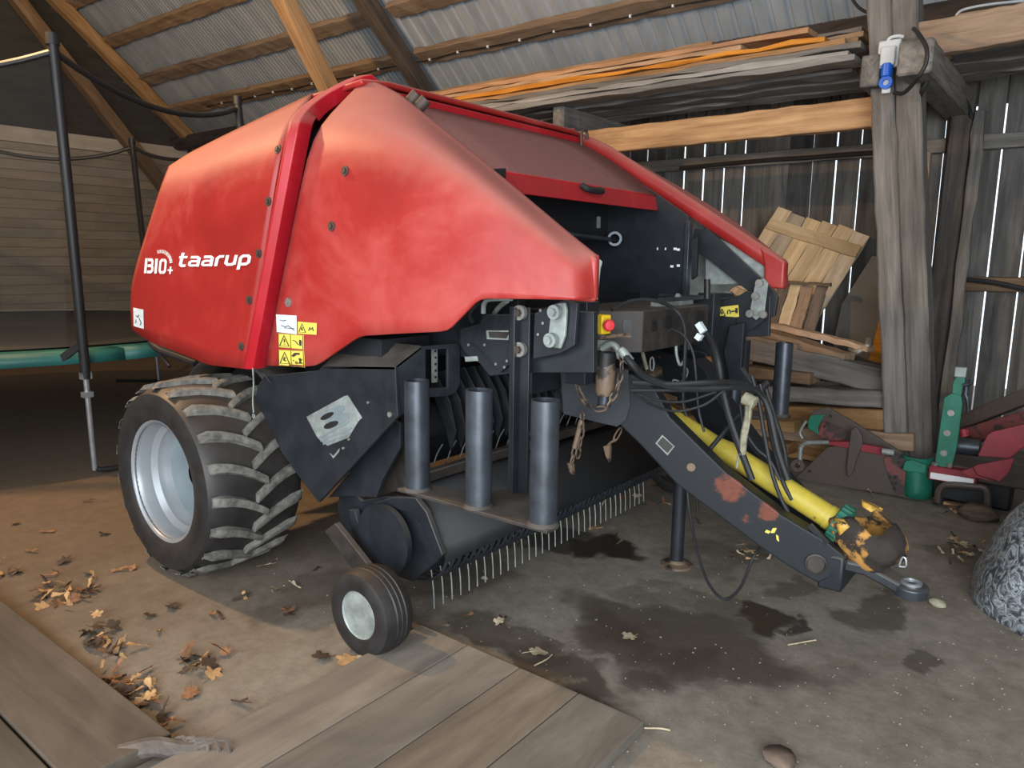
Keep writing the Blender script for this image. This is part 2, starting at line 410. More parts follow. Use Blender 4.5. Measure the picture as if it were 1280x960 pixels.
# roof battens (pairs of laths), rafters, struts
def rp(x,y,off):return V((x,y-off*math.sin(math.radians(41))*0,roofz(y)-off))
lab=['bark-edged roof batten','worn double roof batten','roof batten carrying a stapled cable']
for i,(y,w) in enumerate(((5.85,.2),(6.4,.2),(6.99,.22),(7.5,.25))):
    nm=['highest roof batten in view, over left corner','pale roof batten second from the top of the roof','middle roof batten with crumbly bark edge','lowest roof batten carrying a stapled cable'][i]
    for k,(xa,xb) in enumerate(((-16.9,-7.75),(-7.5,4.3))):
        plank('roof_batten',rp(xa,y,.075),rp(xb,y,.075),w,.085,'warmbeam',nm+(' left of the dark rafter' if k==0 else ' right of the dark rafter'),'roof batten','roof battens under the tin',rough=.012,seed=i+k*7,nseg=60,roll=-.4)
b=MB();pts=[rp(-12.8+k*.5,7.50,.135)+V((0,.0,.01*math.sin(k*2.2))) for k in range(24)]
b.tube(pts,.008,6,3);cab=b.build('stapled_cable','black')
tag(cab,'thin black cable stapled along the lowest roof batten','cable')
for k,p in enumerate(pts[1:-1]):
    b=MB();b.box(p+V((0,-.004,0)),(.02,.03,.03));b.build('cable_clip','white',cab)
for i,(x,m_,l) in enumerate(((-14.0,'warmbeam','brown lit rafter under the roof at far left'),(-7.65,'darkbeam','dark weathered rafter above the red baler'))):
    a=V((x,3.0,roofz(3.0)-.24));c=V((x,8.0,roofz(8.0)-.24))
    plank('roof_rafter',a,c,.2 if i else .19,.2,m_,l,'rafter',rough=.006,seed=i,nseg=20)
plank('roof_strut',at(-95,-150,x=-13.5),at(205,232,x=-13.5)+V((0,.25,-.35)),.2,.2,'warmbeam','brown diagonal strut behind the trampoline pole','strut',seed=4)
plank('roof_strut',at(325,-60,x=-7.45),at(422,120,x=-7.45)+V((0,.3,-.55)),.18,.2,'warmbeam','orange-edged diagonal strut meeting the top of the red baler','strut',seed=5)
b=MB();b.tube([(-17,7.8,3.78),(-10,7.8,3.8),(-4,7.78,3.77),(0,7.8,3.8),(4.4,7.8,3.8)],.13,14,8);tag(b.build('wall_plate_log','log',bevel=0),'dark bark-covered log running under the roof edge','log')
# wall rails
plank('wall_rail',(-9,7.94,2.72),(-1.25,7.94,2.72),.07,.13,'greywood','grey wall rail behind the baler carrying a black cable','rail',nseg=30)
plank('wall_rail',(-1.05,7.94,2.72),(4.5,7.94,2.72),.07,.13,'greywood','upper grey wall rail right of the post','rail',nseg=30)
plank('wall_rail',(-1.05,7.94,1.48),(4.5,7.94,1.5),.07,.13,'brownwood','lower brown wall rail right of the post','rail',nseg=30)
b=MB();b.tube([at(850,210,y=7.88),at(905,205,y=7.88),at(960,200,y=7.88),at(1010,197,y=7.88),at(1060,193,y=7.88),at(1105,190,y=7.88)],.022,8)
tag(b.build('wall_cable','black'),'thick black cable along the wall rail behind the baler','cable')
b=MB();b.tube([at(1170,350,y=7.86),at(1200,349,y=7.86),at(1240,353,y=7.86),at(1285,362,y=7.86)],.022,8)
tag(b.build('wall_cable','black'),'thick black cable above the lower right wall rail','cable')
# main post of two timbers
pt=empty('barn_post',(-1.1,6.35,0),'tall leaning weathered grey timber post standing beside the plank pile','post')
pa,pb=at(1150,600,y=6.35),at(1117,-60,y=6.35);pa.z=0
pa=V((-.985,6.35,0));pb=at(1117,-40,y=6.35)
dx=V((.085,0,0))
plank('timber',pa-dx,pb-dx,.165,.24,'greywood',None,parent=pt,nseg=24,seed=1)
plank('timber',pa+dx+V((0,-.01,0)),pb+dx+V((0,-.01,0)),.165,.24,'greywood',None,parent=pt,nseg=24,seed=2)
for q in pt.children:q.rotation_mode='XYZ'
plank('wall_stud',(-1.15,7.8,0),(-1.1,7.8,3.7),.17,.15,'darkbeam','dark square stud against the wall behind the main post','stud',nseg=16)
plank('wall_stud',(-.99,7.72,0),(-.97,7.72,2.95),.09,.07,'greywood','thin split grey pole leaning at the dark wall stud','stud',nseg=16,seed=3,rough=.012)
plank('wall_stud',(-1.28,7.55,.2),(-1.30,7.55,2.6),.04,.12,'pine','fresh narrow board standing right behind the main post','board',nseg=6,seed=3)
for k,(x,w,y0,l) in enumerate(((-1.16,.21,5.86,'thick grey tie beam, its cut end right of the blue plug'),(-1.50,.13,6.1,'grey tie beam stub left of the main post'),(-4.42,.14,6.35,'grey tie beam end with fresh cut above the red hood'),(-7.6,.18,6.2,'tie beam under the far end of the overhead boards'))):
    plank('tie_beam',(x,y0,3.04),(x,7.95,3.04),w,.22,'greywood',l,'beam',seed=k,nseg=12)
plank('cross_beam',at(715,181,y=6.54),at(1112,139,y=6.54),.11,.225,'pine','long fresh pine beam nailed to the post above the baler','beam',nseg=20)
plank('cross_beam',at(1150,52,y=6.3)+V((0,0,0)),at(1330,20,y=6.3),.11,.24,'pine','fresh pine beam right of the post near top right corner','beam',nseg=12,seed=4)
# boards stored on the tie beams
random.seed(21)
matsO=['orange','pine','orange','warmbeam','pine','greywood','brownwood']
M['underlit_grey']=wood('underlit_grey_wood',(.16,.15,.14),(.36,.345,.32))  # grey lightened in the colour, standing in for light on the lowest boards' undersides
layers=[(3.172,'underlit_grey'),(3.224,'underlit_grey'),(3.276,'greywood'),(3.328,'pine'),(3.38,'orange'),(3.432,'warmbeam'),(3.484,'orange'),(3.536,'pine')]
ordw=['lowest','second','third','fourth','fifth','sixth','seventh','top']
colw=['front','second row','third row','rear']
for li,(z,mm) in enumerate(layers):
    for ci in range(4):
        y=6.33+ci*.33+(.04*li)+random.uniform(-.03,.03)
        if y>7.55:continue
        mm2=mm if ci==0 or li==0 else random.choice(matsO)
        xr=-1.75 + random.uniform(-.0,.02) if ci else [-1.62,-1.7,-1.62,-1.75,-1.9,-2.6,-2.05,-2.9][li]
        xl=-8.2+random.uniform(-.8,.9)
        plank('stored_board',(xl,y+random.uniform(-.02,.02),z),(xr,y,z+random.uniform(-.003,.006)),random.uniform(.2,.28),.04,mm2,
          f'{ordw[li]} {("grey" if "grey" in mm2 else "tan")} board of the {colw[ci]} overhead stack, left of the post','board','boards stored above the baler',rough=.011,seed=li*5+ci,nseg=26)
for li in range(6):
    for ci in range(3):
        z=3.176+li*.055;y=6.6+ci*.36+.03*li
        mm2=random.choice(['greywood','greywood','brownwood','pine','greywood'])
        plank('stored_board',(-1.27+random.uniform(-.03,.2) if ci else -1.05,y,z),(2.6+random.uniform(-.4,.4),y+random.uniform(-.06,.06),z),random.uniform(.22,.3),.045,mm2,
          f'{ordw[li]} board of the {colw[ci]} overhead stack, right of the post','board','boards stored right of the post',rough=.011,seed=li*5+ci+50,nseg=16)
plank('tie_beam',(2.3,5.8,3.04),(2.3,7.95,3.04),.2,.22,'greywood','tie beam carrying the boards at the right, out past the post','beam',seed=9)
# socket and plug
sk=empty('power_socket',at(1112,80,y=6.2),'pale grey power socket box on the post with a blue plug below','socket')
c=at(1112,68,y=6.16);b=MB();b.box(c,(.15,.06,.19));b.build('socket_box','socket',sk,bevel=.012)
b=MB();b.box(c+V((.0,-.04,-.02)),(.10,.04,.13));b.build('socket_lid','socket',sk,bevel=.01)
b=MB();b.cyl(c+V((0,-.03,-.07)),c+V((0,-.03,-.16)),.042,.04,16);b.build('plug_collar','blue',sk,bevel=.005)
b=MB();b.lathe([(.022,-.02),(.045,-.02),(.045,.02),(.022,.02)],c+V((0,-.03,-.20)),(0,1,0),20,closed=True);b.build('plug_ring','blue',sk)
b=MB();b.box(c+V((0,-.01,-.21)),(.06,.015,.12));b.build('plug_back','socket',sk,bevel=.01)
b=MB();b.tube([at(1108,57,y=6.14),at(1112,48,y=6.14),at(1122,45,y=6.14),at(1130,46,y=6.14)],.012,8)
tag(b.build('white_cable','socket'),'short pale cable arching over the socket box','cable')
b=MB();b.tube([at(1118,116,y=6.1),at(1130,116,y=6.0),at(1145,100,y=5.76),at(1157,80,y=5.72),at(1158,60,y=5.72),at(1148,42,y=5.8),at(1142,36,y=6.1)],.014,8)
tag(b.build('black_cable','hose'),'black cable looping around the cut end of the tie beam','cable')
b=MB();b.tube([at(1144,145,y=6.4),at(1146,128,y=6.3),at(1158,104,y=6.2),at(1170,80,y=6.3),at(1185,96,y=6.9),at(1208,128,y=7.6),at(1216,150,y=7.75),at(1226,146,y=7.8),at(1226,165,y=7.8),at(1205,182,y=7.8)],.018,8)
tag(b.build('black_cable','hose'),'thick black cable draped over the tie beam to the wall','cable')
b=MB();b.tube([at(1060,-10,y=6.6),at(1072,8,y=6.6),at(1085,16,y=6.55),at(1098,20,y=6.5)],.012,8)
tag(b.build('black_cable','hose'),'black cable hanging from the roof to the post top','cable')
b=MB();b.tube([at(1192,28,y=7.2),at(1197,17,y=7.2),at(1208,11,y=7.2),at(1240,5,y=7.2),at(1290,0,y=7.2)],.010,8)
tag(b.build('white_cable','socket'),'pale cable along the log at top right','cable')
# board panel, pallet, plywood leaning
pn=empty('board_panel',at(1000,400,y=7.6),'pale pine board panel leaning tilted against the slatted wall','panel')
A_,B_,C_,D_=at(972,260,y=7.80),at(1088,295,y=7.78),at(1012,440,y=7.35),at(895,385,y=7.35)
nb=6
nrm=(B_-A_).cross(D_-A_).normalized()
if nrm.y>0:nrm=-nrm
ua=(B_-A_).normalized();ud=(D_-A_).normalized();L=(D_-A_).length;Wd=(B_-A_).length
for i in range(nb):
    cen=A_+ua*(Wd*(i+.5)/nb)
    plank('panel_board',cen,cen+ud*L,Wd/nb*.97,.022,'palepanel',None,parent=pn,seed=i,roll=0)
def orient(o,x,nrm):
    y=nrm.cross(x).normalized();r=Matrix((x,y,nrm)).transposed();o.rotation_mode='QUATERNION';o.rotation_quaternion=r.to_quaternion()
for o in pn.children:orient(o,ud,nrm)
for t in(.16,.72):
    a=A_+ud*L*t+nrm*.028
    o=plank('panel_batten',a,a+ua*Wd,.12,.028,'palepanel',None,parent=pn,seed=9);orient(o,ua,nrm)
pl=empty('small_pallet',at(990,400,y=7.2),'small rough pallet piece leaning in front of the pale panel','pallet')
for k,(x0,x1) in enumerate(((955,968),(976,990),(990,1003),(1005,1018),(1022,1036))):
    o=plank('pallet_slat',at(x0+8,352+k*2,y=7.28),at(x0-14,400+k*4,y=7.05),.10,.02,['orange','brownwood','palepanel','warmbeam','brownwood'][k],None,parent=pl,seed=k);
    orient(o,(at(x0-14,400+k*4,y=7.05)-at(x0+8,352+k*2,y=7.28)).normalized(),V((0,-1,.35)).normalized())
o=plank('pallet_rail',at(955,352,y=7.22),at(1038,356,y=7.22),.06,.03,'brownwood',None,parent=pl,seed=8)
o=MB();o.prism([at(1090,320,y=7.6),at(1112,322,y=7.6),at(1106,400,y=7.45),at(1085,520,y=7.35),at(1028,500,y=7.35),at(1052,380,y=7.45)],(0,.03,0));tag(o.build('plywood_sheet','ply',bevel=.003),'grey plywood sheet leaning left of the main post','sheet')
o=MB();o.prism([at(1112,350,y=7.2),at(1122,352,y=7.2),at(1122,462,y=6.95),at(1086,450,y=6.95)],(0,.03,0));tag(o.build('orange_board','orange',bevel=.003),'reddish brown board leaning beside the post foot','board')
# plank pile on the floor
pile=[ # px0,py0,y0, px1,py1,y1, w,h,mat,label
 (905,392,7.25,1088,436,6.75,.10,.05,'pine','thin tan batten lying on top of the plank pile'),
 (890,398,7.15,1062,450,6.62,.16,.10,'pine','short tan block beam just below the top batten of the pile'),
 (880,410,7.05,1000,434,6.7,.12,.05,'brownwood','brown board behind the tall black tube on the pile'),
 (870,418,7.0,1114,478,6.5,.16,.20,'greywood','big grey beam with a rotten broken right end on the pile'),
 (800,452,6.9,1018,472,6.6,.2,.10,'brownwood','brown plank end under the big grey beam'),
 (900,470,7.0,1074,482,6.75,.1,.05,'darkbeam','dark thin plank in the gap of the pile'),
 (850,485,6.8,1116,498,6.42,.22,.13,'greywood','grey squared plank with pale clean-cut right end'),
 (830,508,6.75,1128,524,6.36,.26,.15,'pine','orange-tan thick beam below the grey squared plank'),
 (830,530,6.6,1132,533,6.5,.22,.03,'greywood','thin grey slat between the tan beams'),
 (820,534,6.6,1147,550,6.30,.28,.13,'pine','longest tan beam reaching past the post'),
 (820,556,6.65,1140,566,6.42,.26,.11,'pine','tan beam second from the floor'),
 (820,578,6.6,1120,584,6.42,.26,.12,'pine','lowest tan beam lying on the floor'),
 (800,492,6.5,960,500,6.3,.2,.08,'warmbeam','short brown beam behind the hoses'),
 (800,520,6.4,1000,532,6.25,.2,.09,'warmbeam','knotty tan beam left of the plough plate'),
 (800,548,6.35,990,560,6.2,.2,.10,'pine','tan beam end left of the plough, near the floor'),
 (800,440,6.9,935,452,6.7,.2,.06,'orange','reddish board deep in the left of the pile'),
 (855,365,7.4,925,382,7.3,.2,.16,'orange','orange board seen below the far red side panel'),
]
for k,(x0,y0,d0,x1,y1,d1,w,h,mm,l) in enumerate(pile):
    a,c=at(x0,y0,y=d0),at(x1,y1,y=d1)
    a.z=max(a.z,h/2+.0);c.z=max(c.z,h/2)
    if k==11:a.z=c.z=h/2
    plank('stacked_plank',a,c,w,h,mm,l,'plank','plank pile by the wall',rough=.008,seed=k+3,nseg=16)
for k in range(5):
    plank('stacked_plank',(-3.9,6.75+.26*k,.25+.12*(k%2)),(-1.45,6.9+.2*k,.22+.12*(k%2)),.22,.3+.1*k,'brownwood',['front','second','third','fourth','rearmost'][k]+' thick brown beam bedded inside the plank pile','plank','plank pile by the wall',seed=60+k)
b=MB();b.tube([at(1064,436,y=6.8),at(1070,440,y=6.75),at(1078,436,y=6.75),at(1085,432,y=6.75),at(1086,425,y=6.8)],.03,8);tag(b.build('metal_fitting','bolt'),'small grey metal fitting lying on the pile end by the post','fitting')
# decks
b=MB()
for k in range(4):b.box((-2.21+.139+k*.2785,.6,.022),(.274,3.18,.044))
tag(b.build('trim_2','deck',noorg=True,smooth=False,bevel=.004),kind='structure')
b=MB()
for k in range(5):b.box((-3.75+k*.012,1.1-.16-k*.33,.03),(2.9+.03*(k%2),.32,.06))
tag(b.build('trim_3','ramp',noorg=True,smooth=False,bevel=.006),kind='structure')
#PART2
# ================================================================== BALER
BAL=empty('round_baler',(-2.8,YC,0),'big red round baler with faded panels, parked with its drawbar on the floor','baler')
def shell(name,cols,mir,lip=True,solid=.016):
    b=MB();K=7
    def dense(r,it):
        out=[];lab=[]
        for a,c in zip(r,r[1:]):
            for k in range(K):out.append(a.lerp(c,k/K))
        out.append(r[-1].copy())
        for _ in range(it):
            out=[out[0]]+[out[i]*.5+(out[i-1]+out[i+1])*.25 for i in range(1,len(out)-1)]+[out[-1]]
        return out
    cols=[mid4(c) for c in cols]
    B_=dense([c[0] for c in cols],1);D_=dense([c[1] for c in cols],4);C_=dense([c[2] for c in cols],10);T_=dense([c[3] for c in cols],4);nn=len(B_)
    grid_=[]
    for ii,(bo,di,cr,to) in enumerate(zip(B_,D_,C_,T_)):
        col=[bo.lerp(di,k/4) for k in range(4)]+[di.lerp(cr,k/7) for k in range(7)]+[cr.lerp(to,k/5) for k in range(6)]
        for _ in range(3):col=[col[0]]+[col[i]*.5+(col[i-1]+col[i+1])*.25 for i in range(1,len(col)-1)]+[col[-1]]
        if lip:
            t=col[-1];col+=[t+V((0,.012,.004)),t+V((.0,.026,-.006)),t+V((-.01,.030,-.035)),t+V((-.02,.032,-.085-.075*max(0,(ii-nn+9)/9)))]
        grid_.append(col)
    b.grid(grid_)
    o=b.build(name,['red','grp'],BAL,mirror=mir,ang=60)
    q=o.modifiers.new('solid','SOLIDIFY');q.thickness=solid;q.offset=0;q.material_offset=1
    return o
def mid4(c):
    return c if len(c)==4 else (c[0],c[0].lerp(c[1],.33),c[1],c[2])
def P3(l):return [tuple(at(p[0],p[1],y=p[2]) for p in c) for c in l]
fc=P3([((333,457,2.10),(391,168,2.17),(449,108,2.46)),
 ((395,458,2.10),(428,161,2.17),(466,104,2.475)),
 ((450,420,2.10),(482,165,2.18),(497,120,2.465)),
 ((500,417,2.10),(533,182,2.19),(524,142,2.45)),
 ((560,414,2.12),(585,217,2.19),(580,187,2.42)),
 ((600,373,2.15),(637,258,2.20),(640,237,2.39)),
 ((680,374,2.19),(690,304,2.23),(705,292,2.36)),
 ((722,375,2.25),(719,334,2.26),(741,321,2.345)),
 ((746,372,2.36),(747,345,2.36),(747,324,2.37))])
rc=P3([((166,412,2.13),(163.5,358,2.13),(205,226,2.20),(212,209,2.42)),
 ((192,429,2.11),(196,352,2.11),(226,216,2.17),(238,192,2.46)),
 ((233,444,2.10),(262,202,2.16),(282,170,2.48)),
 ((262,456,2.09),(300,186,2.16),(330,147,2.48)),
 ((308,461,2.09),(356,163,2.17),(392,118,2.48))])
# near panel material is the same paint; far side is the mirror image
panels={}
for mir,nm in((False,'near'),(True,'far')):
    panels['f'+nm]=shell('front_side_panel',fc,mir)
    panels['r'+nm]=shell('rear_side_panel',rc,mir,False)
def strip(pts,prot,w):pass
# trim bar (raised frame between the panels, running over the top)
for mir in(False,True):
    b=MB()
    L=[(304,460,2.06),(358,162,2.13),(362,150,2.17),(376,133,2.27),(400,117,2.38),(432,100,2.46),(450,96,2.52)]
    Rr=[(321,458,2.06),(375,162,2.13),(378,152,2.17),(390,139,2.27),(410,125,2.38),(438,107,2.46),(456,101,2.52)]
    def dn(A,k=4):
        o=[]
        for i in range(len(A)-1):
            for j in range(k):o.append(V(A[i]).lerp(V(A[i+1]),j/k))
        o.append(V(A[-1]))
        for _ in range(3):o=[o[0]]+[o[i]*.5+(o[i-1]+o[i+1])*.25 for i in range(1,len(o)-1)]+[o[-1]]
        return o
    L=dn(L);Rr=dn(Rr)
    rows=[]
    for l,r in zip(L,Rr):
        a=at(l[0],l[1],y=l[2]);c=at(r[0],r[1],y=r[2])
        c=V((a.x+.082,c.y,a.z))
        ins=V((0,.075,-.03 if l[2]>2.2 else 0))
        rows.append([a+ins,a,a.lerp(c,.5)+V((0,-.018,0)),c,c+ins])
    b.grid(rows);b.build('trim_bar','redtrim',BAL,solid=.01,mirror=mir,ang=30,bevel=.004)
for mir in(False,True):
    b=MB();b.prism([(-1.445,2.33,1.50),(-1.445,2.33,1.655),(-1.50,2.33,1.69),(-1.60,2.33,1.74),(-1.57,2.33,1.64),(-1.56,2.33,1.50)],(0,.075 if mir else .028,0));b.build('tip_cap','red',BAL,bevel=.015,mirror=mir,seg=3)
# top cross bar and tailgate roof
zt=2.47;b=MB()
b.grid([[(-3.02,2.42,zt-.02),(-2.80,2.42,zt+.0)],[(-3.02,2.6,zt+.03),(-2.80,2.6,zt+.02)],[(-3.02,4.2,zt+.03),(-2.80,4.2,zt+.02)],[(-3.02,4.38,zt-.02),(-2.8,4.38,zt)]])
b.build('top_cross_bar','red',BAL,solid=.03,bevel=.01)
b=MB();b.box((-2.82,YC,2.40),(.02,1.8,.10));b.build('hood_hinge_rail','redtrim',BAL,bevel=.004)
def pz(p):return (p.x,p.z)
tr=[c[2] for c in rc]
b=MB();prof=[(tr[0].x-.25,.98+.1),(tr[0].x-.33,1.5),(tr[0].x,tr[0].z)]+[(p.x,p.z) for p in tr[1:]]+[(-3.0,2.47)]
b.grid([[(x,y,z) for x,z in prof] for y in(2.47,2.52,4.28,4.33)]);b.build('tailgate','red',BAL,solid=.02)
# front hood flap
ft=(-2.79,2.41);fb=(-2.20,2.045)
b=MB();b.grid([[(ft[0]+(fb[0]-ft[0])*t,y,ft[1]+(fb[1]-ft[1])*t+.02*math.sin(PI*t)) for t in(0,.2,.4,.6,.8,.97,1)] for y in(2.47,2.9,3.4,3.9,4.28)])
fl=b.build('front_hood','redflap',BAL,solid=.012)
b=MB();b.prism([(-2.205,2.56,2.05),(-2.185,2.56,1.955),(-2.185,4.25,1.955),(-2.205,4.25,2.05)],(-.014,0,.0));b.build('hood_lip','redtrim',BAL,bevel=.003)
h=at(738,238,x=-2.18);b=MB();b.tube([h+V((0,-.09,.02)),h+V((.03,-.07,.0)),h+V((.045,0,-.005)),h+V((.03,.07,.0)),h+V((0,.09,.01))],.017,10);b.build('hood_handle','black',BAL)
for p in((510,125),(521,132)):
    q=at(*p,y=2.52);b=MB();b.cyl(q+V((-.02,0,-.03)),q+V((.03,.03,.03)),.028,n=14);b.build('hood_hinge','boltd',BAL)
q=at(727,172,y=4.2);b=MB();b.tube([q+V((0,0,-.05)),q+V((0,.0,.03)),q+V((0,.05,.05)),q+V((0,.07,0))],.01,6);b.build('hood_hook','boltd',BAL)
q=at(625,217,y=2.56);b=MB();b.box(q,(.05,.02,.04));b.build('hood_bracket','black',BAL)
# bolts on near panels
def bvh_of(o):
    dg=bpy.context.evaluated_depsgraph_get();e=o.evaluated_get(dg);me=e.to_mesh();off=WL[o.name]
    t=BVHTree.FromPolygons([v.co+off for v in me.vertices],[tuple(p.vertices) for p in me.polygons]);e.to_mesh_clear();return t
bpy.context.view_layer.update()
BV={k:bvh_of(panels[k]) for k in('fnear','rnear')}
def onp(k,px,py):
    d=(FW*F+RT*(px-CX)-UP*(py-CY)).normalized();h=BV[k].ray_cast(EYE,d);return h[0],h[1]
for k,px,py in(('fnear',432,214),('fnear',415,283),('rnear',348,187),('rnear',336,252),('rnear',324,317),('rnear',312,375),('rnear',302,433),('fnear',342,376),('fnear',361,378)):
    h,n=onp(k,px,py)
    if h is None:continue
    if n.y>0:n=-n
    b=MB();b.cyl(h-n*.002,h+n*.006,.022,n=16);b.cyl(h+n*.006,h+n*.014,.012,n=6)
    b.build('panel_bolt','bolt' if px in(361,) else 'boltd',panels[k],smooth=False)
# decals pressed onto the panel
def decal(k,verts,faces,name,mt,lift=.0035,label=None):
    "verts: px,py survey points"
    bm=bmesh.new();vs=[]
    for p in verts:
        h,n=onp(k,*p)
        if h is None:h=at(p[0],p[1],y=2.1);n=V((0,-1,0))
        if n.y>0:n=-n
        vs.append(bm.verts.new(h+n*lift))
    for f in faces:
        try:bm.faces.new([vs[i] for i in f])
        except Exception:pass
    b=MB();b.bm.free();b.bm=bm;o=b.build(name,mt,panels[k],smooth=False)
    if label:o['label']=label
    q=o.modifiers.new('s','SOLIDIFY');q.thickness=.001
    return o
def quad(c0,c1,c2,c3,n=4):
    vs=[];fs=[]
    for i in range(n+1):
        for j in range(n+1):
            s,t=i/n,j/n
            x=(1-s)*(1-t)*c0[0]+s*(1-t)*c1[0]+s*t*c2[0]+(1-s)*t*c3[0];y=(1-s)*(1-t)*c0[1]+s*(1-t)*c1[1]+s*t*c2[1]+(1-s)*t*c3[1]
            vs.append((x,y))
    for i in range(n):
        for j in range(n):a=i*(n+1)+j;fs.append((a,a+n+1,a+n+2,a+1))
    return vs,fs
def strokes(lst,f):
    "lst of (pts,width) in unit space, f maps to px; returns verts, faces"
    vs=[];fs=[]
    for pts,w in lst:
        pts=[V((p[0],p[1])) for p in pts]
        m=[]
        for i in range(len(pts)-1):
            n=max(1,int((pts[i+1]-pts[i]).length/.2))
            for k in range(n):m.append(pts[i].lerp(pts[i+1],k/n))
        m.append(pts[-1]);closed=(pts[0]-pts[-1]).length<1e-6 and len(pts)>2
        base=len(vs)
        for i,p in enumerate(m):
            if closed and i in(0,len(m)-1):d1,d2=m[1]-m[0],m[-1]-m[-2]
            else:
                d1=m[min(i+1,len(m)-1)]-m[i] if i<len(m)-1 else m[i]-m[i-1]
                d2=m[i]-m[i-1] if i else d1
            d=(d1.normalized()+d2.normalized());d=d.normalized() if d.length>1e-5 else d1.normalized()
            c=max(.5,d.dot(d1.normalized()));nn=V((-d.y,d.x))*(w/2/c)
            vs+=[p+nn,p-nn]
        for i in range(len(m)-1):a=base+2*i;fs.append((a,a+1,a+3,a+2))
    return [f(v) for v in vs],fs
def arc(cx,cy,rx,ry,a0,a1,n=10):return [(cx+rx*math.cos(math.radians(a0+(a1-a0)*i/n)),cy+ry*math.sin(math.radians(a0+(a1-a0)*i/n))) for i in range(n+1)]
def rrect(x0,y0,x1,y1,r=.18):
    return arc(x1-r,y1-r,r,r,90,0,4)+arc(x1-r,y0+r,r,r,0,-90,4)+arc(x0+r,y0+r,r,r,-90,-180,4)+arc(x0+r,y1-r,r,r,180,90,4)+[(x1-r,y1)]
# letter strokes: heavy rounded lowercase word and stencil word with a rayed sun arc
W=.24;T=[]
def letter(ch,x):
    if ch=='t':return [([(x+.2,1.35),(x+.2,.25),(x+.32,.12),(x+.62,.12)],W),([(x-.02,.93),(x+.62,.93)],.2)]
    if ch=='a':return [([(x+.1,.9),(x+.6,.9),(x+.78,.76),(x+.78,0)],W),([(x+.78,.52),(x+.22,.52),(x+.1,.42),(x+.1,.22),(x+.22,.12),(x+.78,.12)],.2)]
    if ch=='r':return [([(x+.12,0),(x+.12,.72),(x+.28,.9),(x+.62,.9)],W)]
    if ch=='u':return [([(x+.12,1.0),(x+.12,.28),(x+.28,.12),(x+.64,.12),(x+.8,.28)],W),([(x+.8,0+.1),(x+.8,1.0)],W)]
    if ch=='p':return [([(x+.12,-.38),(x+.12,.72),(x+.28,.9),(x+.66,.9),(x+.82,.74),(x+.82,.28),(x+.66,.12),(x+.12,.12)],W)]
x=0
for ch,w_ in zip('taarup',(.8,1.04,1.06,.76,1.08,1.0)):
    T+=letter(ch,x);x+=w_
tw=x
def fmap(o,ux,uy,sh):return lambda v:(o[0]+ux[0]*v.x+uy[0]*v.y+sh*v.y*ux[0],o[1]+ux[1]*v.x+uy[1]*v.y+sh*v.y*ux[1])
u=(91/tw,-2.5/tw)
vs,fs=strokes(T,fmap((222.5,334),u,(1.0,-13.2),.13));decal('rnear',vs,fs,'brand_lettering','white',label='white lowercase lettering')
T=[([(.1,0),(.1,1)],.22),([(.28,1-.09),(.62,.91),(.72,.8),(.72,.6),(.62,.51),(.28,.51)],.19),([(.62,.51),(.76,.4),(.76,.2),(.64,.09),(.28,.09)],.19),
   ([(1.10,0),(1.10,1)],.23),([(1.72,.09),(1.60,.09),(1.49,.2),(1.49,.8),(1.60,.91),(1.72,.91)],.19),([(1.78,.91),(1.90,.91),(2.01,.8),(2.01,.2),(1.90,.09),(1.78,.09)],.19),
   ([(2.52,0),(2.52,.5)],.15),([(2.28,.25),(2.76,.25)],.11)]
for k in range(13):
    a=math.radians(108-k*7.6);c0=V((1.45,.50));r0,r1=.88,1.12
    T.append(([(c0.x+r0*math.cos(a)*1.12,c0.y+r0*math.sin(a)),(c0.x+r1*math.cos(a)*1.12,c0.y+r1*math.sin(a))],.035+.004*k))
vs,fs=strokes(T,fmap((181,341.5),(12.8,.4),(1.8,-18.5),0));decal('rnear',vs,fs,'brand_lettering','white',label='white stencil lettering with a rayed arc')
def sticker(k,c,mt,art=(),inkm='ink',nm='warning_sticker'):
    vs,fs=quad(*c);o=decal(k,vs,fs,nm,mt)
    def f(v):
        s,t=v.x,1-v.y;return ((1-s)*(1-t)*c[0][0]+s*(1-t)*c[1][0]+s*t*c[2][0]+(1-s)*t*c[3][0],(1-s)*(1-t)*c[0][1]+s*(1-t)*c[1][1]+s*t*c[2][1]+(1-s)*t*c[3][1])
    if art:
        vs,fs=strokes(art,f);decal(k,vs,fs,'sticker_print',inkm,lift=.0065)
TRI=[([(.07,.14),(.25,.86),(.43,.14),(.07,.14)],.03)]
DIV=[([(.5,.04),(.5,.96)],.015),([(.02,.03),(.98,.03),(.98,.97),(.02,.97),(.02,.03)],.015)]
sticker('fnear',((346,393),(371.5,394.5),(372,418),(347,415)),'pale',[([(.2,.7),(.35,.66),(.5,.72)],.03),([(.25,.4),(.45,.34),(.6,.42),(.9,.2)],.035),([(.4,.28),(.9,.3)],.03)],nm='pale_sticker')
sticker('fnear',((373,402),(397,404),(396.5,418.5),(373.5,417)),'ysticker',TRI+[([(.25,.55),(.22,.35),(.3,.3)],.06),([(.6,.3),(.66,.6),(.72,.4),(.8,.6),(.85,.3)],.05)])
sticker('fnear',((348.5,416.5),(380.5,419),(380.8,437),(349,434)),'ysticker',TRI+DIV+[([(.25,.6),(.25,.4)],.05),([(.25,.3),(.25,.25)],.05),([(.58,.6),(.68,.55),(.8,.3)],.04),([(.88,.65),(.88,.25)],.08),([(.83,.52),(.94,.5)],.05)])
